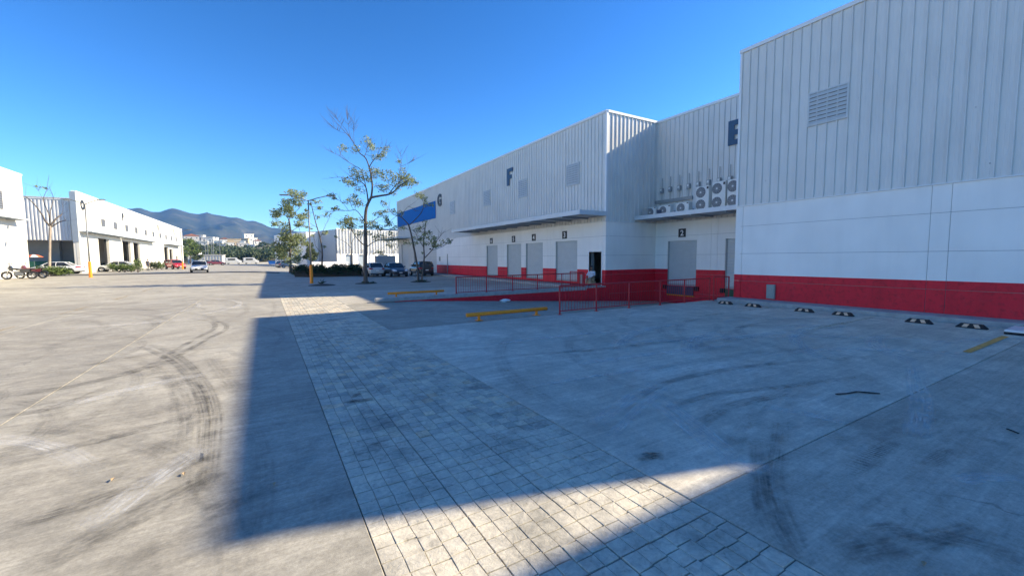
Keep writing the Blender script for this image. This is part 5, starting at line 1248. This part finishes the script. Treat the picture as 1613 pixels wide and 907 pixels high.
# vendor parasol and crates behind the motorcycles
p = pY(53, 404, 71.); t = thing('parasol', 'small orange and white parasol behind the motorcycles', 'parasol', (p.x, 71., .36))
m = MB()
for k in range(8):
    a, b_ = 2*math.pi*k/8, 2*math.pi*(k+1)/8; m = MB(); r_ = .85
    m.v = [(0, 0, 2.35), (r_*.5*math.cos(a), r_*.5*math.sin(a), 2.27), (r_*.5*math.cos(b_), r_*.5*math.sin(b_), 2.27), (r_*math.cos(a), r_*math.sin(a), 2.02), (r_*math.cos(b_), r_*math.sin(b_), 2.02)]
    m.f = [(0, 1, 2), (1, 3, 4, 2)]; o = m.build('canopy_panel', 'umbrella_orange' if k % 2 else 'plate_white', t, fixn=False)
MB().tube([(0, 0, 0), (0, 0, 2.4)], .025, 8).build('pole', 'pole_metal', t); MB().lathe([(.25, 0), (.25, .05), (.04, .08)], (0, 0, .001), 'z', 14).build('foot', 'plastic_black', t)
for i, (x, lab) in enumerate(((55, 'upper teal plastic crate beside the parasol'), (58, 'lower teal plastic crate beside the parasol'))):
    q = pY(56, 420, 70.6); t = thing('plastic_crate', lab, 'crate', (q.x, 70.6, .36+(.42 if i == 0 else 0)), .1*i, 'teal crates')
    m = MB(); m.box(-.32, -.22, .0, .32, .22, .04); m.build('bottom', 'teal_plastic', t)
    for k in range(3):
        for (a, b_, c_, d_) in ((-.32, -.22, .32, -.19), (-.32, .19, .32, .22), (-.32, -.19, -.29, .19), (.29, -.19, .32, .19)):
            MB().box(a, b_, .05+.125*k, c_, d_, .14+.125*k).build('slat', 'teal_plastic', t)
    for (a, b_) in ((-.28, -.18), (.28, -.18), (-.28, .18), (.28, .18)): MB().box(a-.02, b_-.02, .041, a+.02, b_+.02, .40).build('corner_post', 'teal_plastic', t)

# ================================================================ PEOPLE
def skinned(name, verts, edges, mat, parent, lv=2, root=0):
    me = bpy.data.meshes.new(name); me.from_pydata([v[:3] for v in verts], edges, []); o = link(name, me, parent)
    sk = o.modifiers.new('skin', 'SKIN'); sk.use_smooth_shade = True
    for i, v in enumerate(verts):
        r_ = v[3]; me.skin_vertices[0].data[i].radius = (r_, r_) if not isinstance(r_, tuple) else r_; me.skin_vertices[0].data[i].use_root = (i == root)
    me.materials.append(MATS[mat]); subsurf(o, lv); return o
def hand(parent, w_, d, side):
    """palm, four fingers and thumb hanging from wrist w_ along d"""
    d = Vector(d).normalized(); s_ = Vector((0, side, 0)); n_ = d.cross(s_).normalized(); w_ = Vector(w_)
    V = [(*w_, .024), (*(w_+d*.05), (.036, .018)), (*(w_+d*.085), (.036, .016))]; E = [(0, 1), (1, 2)]
    k = 3
    for i, l in enumerate((.06, .07, .066, .05)):
        b_ = w_+d*.085+s_*(.026-.0175*i); V += [(*b_, .0085), (*(b_+d*l*.5+n_*.006), .008), (*(b_+d*l+n_*.022), .0065)]; E += [(2, k), (k, k+1), (k+1, k+2)]; k += 3
    b_ = w_+d*.03+s_*.03; V += [(*b_, .010), (*(b_+d*.03+s_*.02), .0095), (*(b_+d*.06+s_*.022+n_*.01), .0075)]; E += [(1, k), (k, k+1), (k+1, k+2)]
    return skinned('hand', V, E, 'skin', parent, 1)
def head(parent, c, cap, s_=1.):
    m = MB(); c = Vector(c)
    prof = [(.045, -.125), (.062, -.09), (.074, -.04), (.079, .01), (.074, .06), (.052, .10), (.02, .118)]
    n_ = 14; V = []
    for r_, z in prof:
        for j in range(n_):
            a = 2*math.pi*j/n_; fx = 1.12 if math.cos(a) > 0 else 1.2
            x = r_*math.cos(a)*fx; y = r_*math.sin(a)*.93
            if math.cos(a) > .97 and -.06 < z < .03: x += .024          # nose ridge
            V.append((c.x+x*s_, c.y+y*s_, c.z+z*s_))
    m.v = V; 
    for a in range(len(prof)-1):
        for j in range(n_): m.f.append((a*n_+j, a*n_+(j+1) % n_, (a+1)*n_+(j+1) % n_, (a+1)*n_+j))
    m.f.append(tuple(range(n_))[::-1]); m.f.append(tuple((len(prof)-1)*n_+j for j in range(n_)))
    h_ = m.build('head', 'skin', parent, smooth=True); subsurf(h_, 1)
    for s2 in (-1, 1):
        MB().lathe([(.006, 0), (.011, .005), (.004, .012)], (c.x+.078, c.y+s2*.03, c.z+.005), 'x', 8).build('eye', 'plastic_black', h_)
        MB().box(c.x-.012, c.y+s2*.070, c.z-.03, c.x+.018, c.y+s2*.088, c.z+.03, bev=.007).build('ear', 'skin', h_)
    MB().box(c.x+.070, c.y-.022, c.z-.062, c.x+.082, c.y+.022, c.z-.053, bev=.003).build('mouth', 'tail_red', h_)
    m = MB(); m.lathe([(.093, .02), (.095, .05), (.085, .09), (.05, .125), (.01, .135)], (c.x-.006, c.y, c.z), 'z', 16); k = m.build('cap' if cap else 'hair', cap or 'plastic_black', parent, smooth=True)
    if cap: MB().prism([(c.x+.05, c.y-.075), (c.x+.13, c.y-.06), (c.x+.165, c.y), (c.x+.13, c.y+.06), (c.x+.05, c.y+.075)], 'xy', c.z+.03, c.z+.042).build('peak', cap, k)
    return h_
def person(label, loc, rz, sit, top, legs, cap=None):
    t = thing('person', label, 'person', tuple(loc), rz); hz = .36 if sit else .92
    V = [(0, 0, hz, (.13, .16)), (.0, 0, hz+.22, (.11, .145)), (0, 0, hz+.42, (.115, .18)), (0, 0, hz+.52, (.06, .09)), (.01, 0, hz+.60, .052)]; E = [(0, 1), (1, 2), (2, 3), (3, 4)]
    b = skinned('body', V, E, 'skin', t)
    T = [(0, 0, hz+.0, (.14, .17)), (0, 0, hz+.22, (.125, .16)), (0, 0, hz+.43, (.13, .185)), (0, 0, hz+.50, (.08, .11))]; ET = [(0, 1), (1, 2), (2, 3)]
    wr = []
    for s_ in (-1, 1):
        k = len(T)
        el = (.12, s_*.27, hz+.22) if sit else (.0, s_*.25, hz+.20); ws = (.34, s_*.16, hz+.12) if sit else (.08, s_*.25, hz-.04)
        T += [(0, s_*.17, hz+.455, .066), (el[0]*.5, s_*.235, hz+.33, .058), (*el, .048)]; ET += [(2, k), (k, k+1), (k+1, k+2)]
        dirv = Vector(ws)-Vector(el)
        skinned('forearm', [(*el, .042), (*(Vector(el)+dirv*.5), .038), (*ws, .026)], [(0, 1), (1, 2)], 'skin', t, 1); hand(t, ws, dirv, -s_)
    skinned('shirt', T, ET, top, t)
    P_ = [(0, 0, hz+.02, (.13, .165))]; EP = []
    for s_ in (-1, 1):
        k = len(P_); kn = (.42, s_*.13, hz+.04) if sit else (.03, s_*.11, .50); an = (.46, s_*.14, .09) if sit else (0, s_*.11, .09)
        P_ += [(.06 if sit else 0, s_*.10, hz-.02, .085), (*kn, .062), ((kn[0]+an[0])/2-.01, an[1], (kn[2]+an[2])/2, .055), (*an, .042)]; EP += [(0, k), (k, k+1), (k+1, k+2), (k+2, k+3)]
        MB().loft([[(an[0]+x, an[1]+y*w_, z) for y, z in ((-.045, .0), (.045, .0), (.04, hh), (-.04, hh))] for x, w_, hh in ((-.08, .8, .08), (0, 1, .09), (.1, 1.1, .06), (.17, .8, .035))]).build('shoe', 'plastic_black', t, smooth=True)
    skinned('trousers', P_, EP, legs, t)
    head(t, (.03, 0, hz+.73), cap); return t
p = pX(938, 445, 17.35)
ct = thing('cardboard_box', 'low cardboard box used as a seat in the open doorway', 'box', (17.42, 19.62, .205)); MB().box(-.17, -.2, .0, .17, .2, .27, bev=.006).build('carton', 'cardboard', ct); MB().box(-.171, -.03, .2705, .171, .03, .272).build('tape', 'cloth_tan', ct)
person('person in white shirt and dark cap in the open doorway', (17.42, 19.62, .205), math.pi+.35, True, 'cloth_white', 'cloth_tan', 'cloth_dark')
p = grh(228, 426.5); person('person in dark clothes standing by the white warehouse wall', (p.x, p.y+2, gh(p.x, p.y)), -.8, False, 'cloth_dark', 'cloth_dark')

# ================================================================ FAR BACKGROUND
def fbm(x, y, octs=6, seed=0):
    r_ = np.random.default_rng(seed); out = np.zeros_like(x); a = 1.
    for o in range(octs):
        G = r_.random((64, 64)); fx = x*2**o; fy = y*2**o; xi = np.floor(fx).astype(int); yi = np.floor(fy).astype(int); u = fx-xi; v = fy-yi; u = u*u*(3-2*u); v = v*v*(3-2*v)
        g = lambda i, j: G[(xi+i) % 64, (yi+j) % 64]
        out += a*((g(0, 0)*(1-u)+g(1, 0)*u)*(1-v)+(g(0, 1)*(1-u)+g(1, 1)*u)*v-.5); a *= .5
    return out
RIDGE = [(-700, 372), (-300, 345), (0, 335), (120, 330), (200, 327), (220, 325), (236, 330), (251, 330.6), (269, 326.5), (284, 329), (296, 332), (312, 334), (326, 331), (337, 334.7), (355, 338), (372, 339.7), (388, 344.7), (400, 345), (412, 349.6), (425, 356), (438, 358), (480, 364), (540, 362), (610, 358), (680, 366), (800, 372), (1000, 385), (1300, 400)]
def grid_mesh(name, mat, Z, X, Y):
    n0, n1 = X.shape; me = bpy.data.meshes.new(name); V = np.stack([X, Y, Z], -1).reshape(-1, 3)
    F_ = [(i*n1+j, (i+1)*n1+j, (i+1)*n1+j+1, i*n1+j+1) for i in range(n0-1) for j in range(n1-1)]
    me.from_pydata(V.tolist(), [], F_); me.polygons.foreach_set('use_smooth', [True]*len(F_)); me.materials.append(MATS[mat]); return link(name, me)
# mountains: bearing from the view point x distance
px = np.array([r_[0] for r_ in RIDGE], float); az = []; el = []
for (x, y) in RIDGE:
    d = ray(x, y); az.append(math.atan2(d.x, d.y)); el.append(d.z/math.hypot(d.x, d.y))
A = np.linspace(az[0], az[-1], 420); D0 = 2500.
Rr = np.linspace(1250, 3370, 90); AA, RR = np.meshgrid(A, Rr, indexing='ij')
peak = np.interp(A, az, el)*D0+HC
prof = np.interp(RR, [1250, 1470, 1850, 2175, D0, 2830, 3370], [0, .08, .35, .66, 1., .75, .5])
XX = RR*np.sin(AA); YY = RR*np.cos(AA)
amp = np.clip((D0-RR)/700, 0, 1)*np.clip((RR-1250)/270, 0, 1)
rid = 1-2*np.abs(fbm(XX/420., YY/420., 6, 3)); ZZ = peak[:, None]*prof+amp*(rid-.8)*150+fbm(XX/70., YY/70., 4, 8)*9*np.clip((RR-1250)/270, 0, 1)
mo = grid_mesh('mountains', 'mountain_wood', ZZ-6, XX, YY); structure(mo)
# near hillside with houses
A = np.linspace(R(-40), R(45), 160); Rr = np.linspace(215, 620, 50); AA, RR = np.meshgrid(A, Rr, indexing='ij'); XX = RR*np.sin(AA); YY = RR*np.cos(AA)
crest = np.interp(np.degrees(A), [-40, -20, -10, -6, -3, 0, 2, 6, 15, 45], [14, 15, 15, 14.5, 13, 15, 13, 6, 4, 3])
def hillz(a_deg, r_):
    return np.interp(a_deg, [-40, -20, -10, -6, -3, 0, 2, 6, 15, 45], [14, 15, 15, 14.5, 13, 15, 13, 6, 4, 3])*np.interp(r_, [215, 260, 420, 480, 620], [0, .12, .95, 1, .6])
ZZ = hillz(np.degrees(AA), RR)+.36+fbm(XX/40, YY/40, 4, 5)*1.2*np.clip((RR-215)/60, 0, 1)
structure(grid_mesh('hillside', 'hill_earth', ZZ, XX, YY))
# woodland on the hillside: one mass
C = []; Q = []
rw = random.Random(3)
for i in range(900):
    a = rw.uniform(-24, 12); r_ = rw.choice([rw.uniform(225, 300), rw.uniform(260, 560)]); h_ = rw.uniform(3.5, 7.) if r_ < 310 else rw.uniform(2.2, 4.2); z = float(hillz(a, r_))+.3
    if -9.5 < a < -1 and 395 < r_ < 440: continue
    x, y = r_*math.sin(R(a)), r_*math.cos(R(a))
    for _ in range(3): C.append((x+rw.uniform(-2, 2), y+rw.uniform(-2, 2), z+h_*rw.uniform(.35, .75))); Q.append((h_*.38, h_*.38, h_*.26))
wd = leaves('woodland', 'leaf_far', None, C, Q, 34, .62, .5, .6); stuff(wd); wd['label'] = 'dense green woodland covering the low hillside'
# houses
def house(label, px_, py_, dist, w_, h_, mat, roof=None, rz=0.):
    d = ray(px_, py_); k = dist/math.hypot(d.x, d.y); P = Vector((0, 0, HC))+d*k; z0 = P.z-h_/2-3
    t = thing('house', label, 'house', (P.x, P.y, z0), rz, 'hillside houses'); H3 = h_+3
    MB().box(-w_/2, -w_*.35, 0, w_/2, w_*.35, H3).build('wall', mat, t)
    if roof == 'gable': MB().prism([(-w_/2-.4, H3+.01), (w_/2+.4, H3+.01), (0, H3+w_*.18)], 'xz', -w_*.35-.4, w_*.35+.4).build('roof', 'roof_tile', t)
    else: MB().box(-w_/2-.3, -w_*.35-.3, H3+.001, w_/2+.3, w_*.35+.3, H3+.4).build('roof', mat, t)
    n_ = max(2, int(w_/3)); fl = max(1, int(h_/3))
    for f_ in range(fl):
        for i in range(n_):
            x = -w_/2+w_*(i+.5)/n_; z = 3.4+f_*2.9+.6
            wi = MB().box(x-.55, -w_*.35-.06, z, x+.55, -w_*.35-.001, z+1.2).build('window', 'white_trim', t); MB().box(x-.45, -w_*.35-.075, z+.1, x+.45, -w_*.35-.061, z+1.1).build('pane', 'car_glass', wi)
hs_ = [(313, 375, 430, 8, 4, 'house_white', None), (328, 378, 425, 8, 4, 'house_white', None), (335, 379, 430, 7, 4.5, 'house_white', None), (354, 380.5, 425, 7, 4, 'house_white', 'gable'), (369, 382, 415, 9, 5.5, 'house_ochre', None), (376, 384, 415, 9, 4, 'house_white', None), (383, 386.5, 400, 8, 3, 'house_grey', None), (391, 374, 470, 8, 6, 'house_white', None), (398, 378, 470, 7, 3.5, 'house_white', None), (301, 378, 420, 10, 6, 'house_grey', 'gable')]
hn = ['white hillside house just right of the warehouse end', 'white flat-roofed hillside house left of the paired one', 'tall white hillside house of the left pair', 'white gabled house in the middle of the hillside', 'ochre house in the middle of the hillside', 'white house beside the ochre house', 'grey low house under the ochre house', 'tall white house highest on the right of the hillside', 'low white annex right of the highest house', 'grey gabled house partly behind the warehouse end']
hs_ += [(320, 384, 400, 6, 3, 'house_white', None), (345, 383, 405, 6, 3.2, 'house_white', None), (361, 386, 395, 6, 3, 'house_white', None), (405, 382, 450, 6, 3, 'house_white', 'gable'), (386, 379, 455, 6, 3.2, 'house_ochre', None), (349, 388, 385, 6, 2.6, 'house_grey', None), (396, 389, 390, 6, 2.8, 'house_white', None)]
hn += ['small white house low under the warehouse-end houses', 'small white house left of the gabled house', 'small white house just below the gabled house', 'small gabled white house rightmost on the hillside', 'small ochre house below the highest white house', 'small grey house lowest left of the middle hillside', 'small white house lowest right on the hillside']
for q, l in zip(hs_, hn): house(l, *q, rz=rw.uniform(-.3, .3))
# low white building with dark posts
lb = thing('long_shed', 'long low white shed at the end of the road on the left', 'building', (-17, 190, .3))
MB().box(-4.5, 0, 0, 3.2, 12, 3.3).build('wall', 'house_white', lb); MB().box(-4.8, -.3, 3.301, 3.5, 12.3, 3.55).build('roof', 'house_grey', lb)
for i in range(9): MB().box(-4.3+.9*i, -.2, 0, -4.15+.9*i, -.06, 3.25).build('post', 'grey_wall', lb)
MB().box(-8.0, 6, 0, -4.51, 14, 4.6).build('annex', 'house_white', lb)
# lattice frames of a switchyard
for i, (x0, lab) in enumerate(((322, 'steel frame of the switchyard behind the shed, left'), (331, 'steel frame of the switchyard behind the shed, middle'), (341, 'steel frame of the switchyard behind the shed, right'))):
    b_ = pY(x0, 414, 215); t = thing('steel_frame', lab, 'steel frame', (b_.x, 215, .3), 0, 'switchyard frames')
    for x in (-1.4, 1.4): MB().tube([(x, 0, 0), (x, 0, 9.5+1.2*(i == 1))], .12, 6).build('column', 'pole_metal', t)
    for z in (6.5, 8.6): MB().tube([(-1.4, 0, z), (1.4, 0, z)], .09, 6).build('beam', 'pole_metal', t)
    for z in (2.5, 4.5): MB().tube([(-1.4, 0, z), (1.4, 0, z+1.8)], .05, 5).build('brace', 'pole_metal', t)
# roadside trees at the far end
def fartree(label, x, y, h_, mat='leaf_far', seed=1):
    z = gh(x, y); t = thing('tree', label, 'tree', (x, y, z), 0, 'far roadside trees'); r_ = random.Random(seed); C = []; Q = []
    MB().tube([(0, 0, -.05), (.1, 0, h_*.3), (0, .1, h_*.7)], [.25, .17, .05], 7).build('trunk', 'bark', t, smooth=True)
    for k in range(14):
        a = r_.uniform(0, 6.28); d = r_.uniform(0, h_*.24); zz = h_*r_.uniform(.35, .95); C.append((d*math.cos(a), d*math.sin(a), zz)); Q.append((h_*.13, h_*.13, h_*.09))
        MB().tube([(0, 0, zz*.6), (d*math.cos(a)*.6, d*math.sin(a)*.6, zz*.85), C[-1]], [.06, .04, .02], 5).build('branch', 'bark', t)
    leaves('crown', mat, t, C, Q, 90, .26, .5, .5)
for i, (px_, y, h_, lab) in enumerate(((300, 165, 8.5, 'leafy tree right beside the end of the white warehouse'), (306, 185, 7.5, 'leafy tree behind the first one at the warehouse end'), (311, 172, 5.5, 'low round tree before the white shed'), (447, 120, 5.0, 'low tree behind the dense tree, by the far lamp'), (490, 100, 5.5, 'low tree behind the right lamp pole'))):
    q = pY(px_, 415, y); fartree(lab, q.x, y, h_, 'leaf_far' if i else 'leaf_bright', i+3)
# far traffic yard: white tents, bin, low walls
q = pY(387, 413, 175.)
for i, (dx, w_, lab) in enumerate(((-3.6, 3.4, 'white van parked at the far end of the road, left of two'), (1.6, 3.8, 'white van parked at the far end of the road, right of two'))):
    t = thing('van', lab, 'van', (q.x+dx, 175.+i, .36), .1, 'far white vans'); L2 = 2.4
    m = MB(); m.loft([[(x, y*w2, z) for y, z in ((1, .35), (1, zt_*.6), (.88, zt_), (-.88, zt_), (-1, zt_*.6), (-1, .35))] for x, w2, zt_ in ((-L2, .9, 2.1), (-L2+.2, .95, 2.25), (.9, .95, 2.25), (1.5, .95, 1.5), (L2, .88, 1.1))]); m.build('body', 'paint_silver', t)
    MB().box(.95, -.86, 1.45, 1.35, .86, 1.95, bev=.05).build('windscreen', 'car_glass', t)
    MB().box(-1.6, -.97, 1.35, .5, -.955, 1.9).build('side_window', 'car_glass', t)
    for x in (-1.5, 1.5):
        for s_ in (-.82, .82): MB().lathe([(.2, -.1), (.34, -.1), (.34, .1), (.2, .1)], (x, s_, .35), 'y', 16).build('wheel', 'tyre', t)
q = grh(430, 417); t = thing('skip_bin', 'blue rubbish skip at the far end of the road', 'skip', (q.x, q.y, gh(q.x, q.y)), .1)
m = MB(); m.loft([[(-1.1, -.6, .15), (1.1, -.6, .15), (1.1, .6, .15), (-1.1, .6, .15)], [(-1.35, -.75, 1.25), (1.35, -.75, 1.25), (1.35, .75, 1.25), (-1.35, .75, 1.25)]]); m.build('tub', 'blue_bin', t)
MB().box(-1.4, -.8, 1.251, 1.4, .8, 1.33).build('lid', 'blue_bin', t)
for x in (-.8, .8):
    for y in (-.4, .4): MB().lathe([(.07, -.04), (.07, .04)], (x, y, .075), 'y', 10).build('castor', 'tyre', t)
q = pY(370, 416, 176); o = MB().box(-9, 0, 0, 9, .3, .5, bev=.05).build('low_wall', 'house_white'); o.location = (q.x+4, 182, .3); tag(o, 'low pale wall closing the far end of the road', 'wall')

# ---------------------------------------------------------------- haze
hz_ = MB().box(-3700, -700, -14, 3700, 3900, 345).build('haze', None); stuff(hz_)
hz_['label'] = 'thin blue haze between here and the mountains'
m_ = bpy.data.materials.new('haze_air'); m_.use_nodes = True; t_ = m_.node_tree; t_.nodes.remove(t_.nodes['Principled BSDF'])
pv = t_.nodes.new('ShaderNodeVolumePrincipled'); pv.inputs['Color'].default_value = (.17, .46, 1., 1); pv.inputs['Density'].default_value = .00018; pv.inputs['Anisotropy'].default_value = .0
t_.links.new(pv.outputs[0], t_.nodes['Material Output'].inputs['Volume']); hz_.data.materials.append(m_)
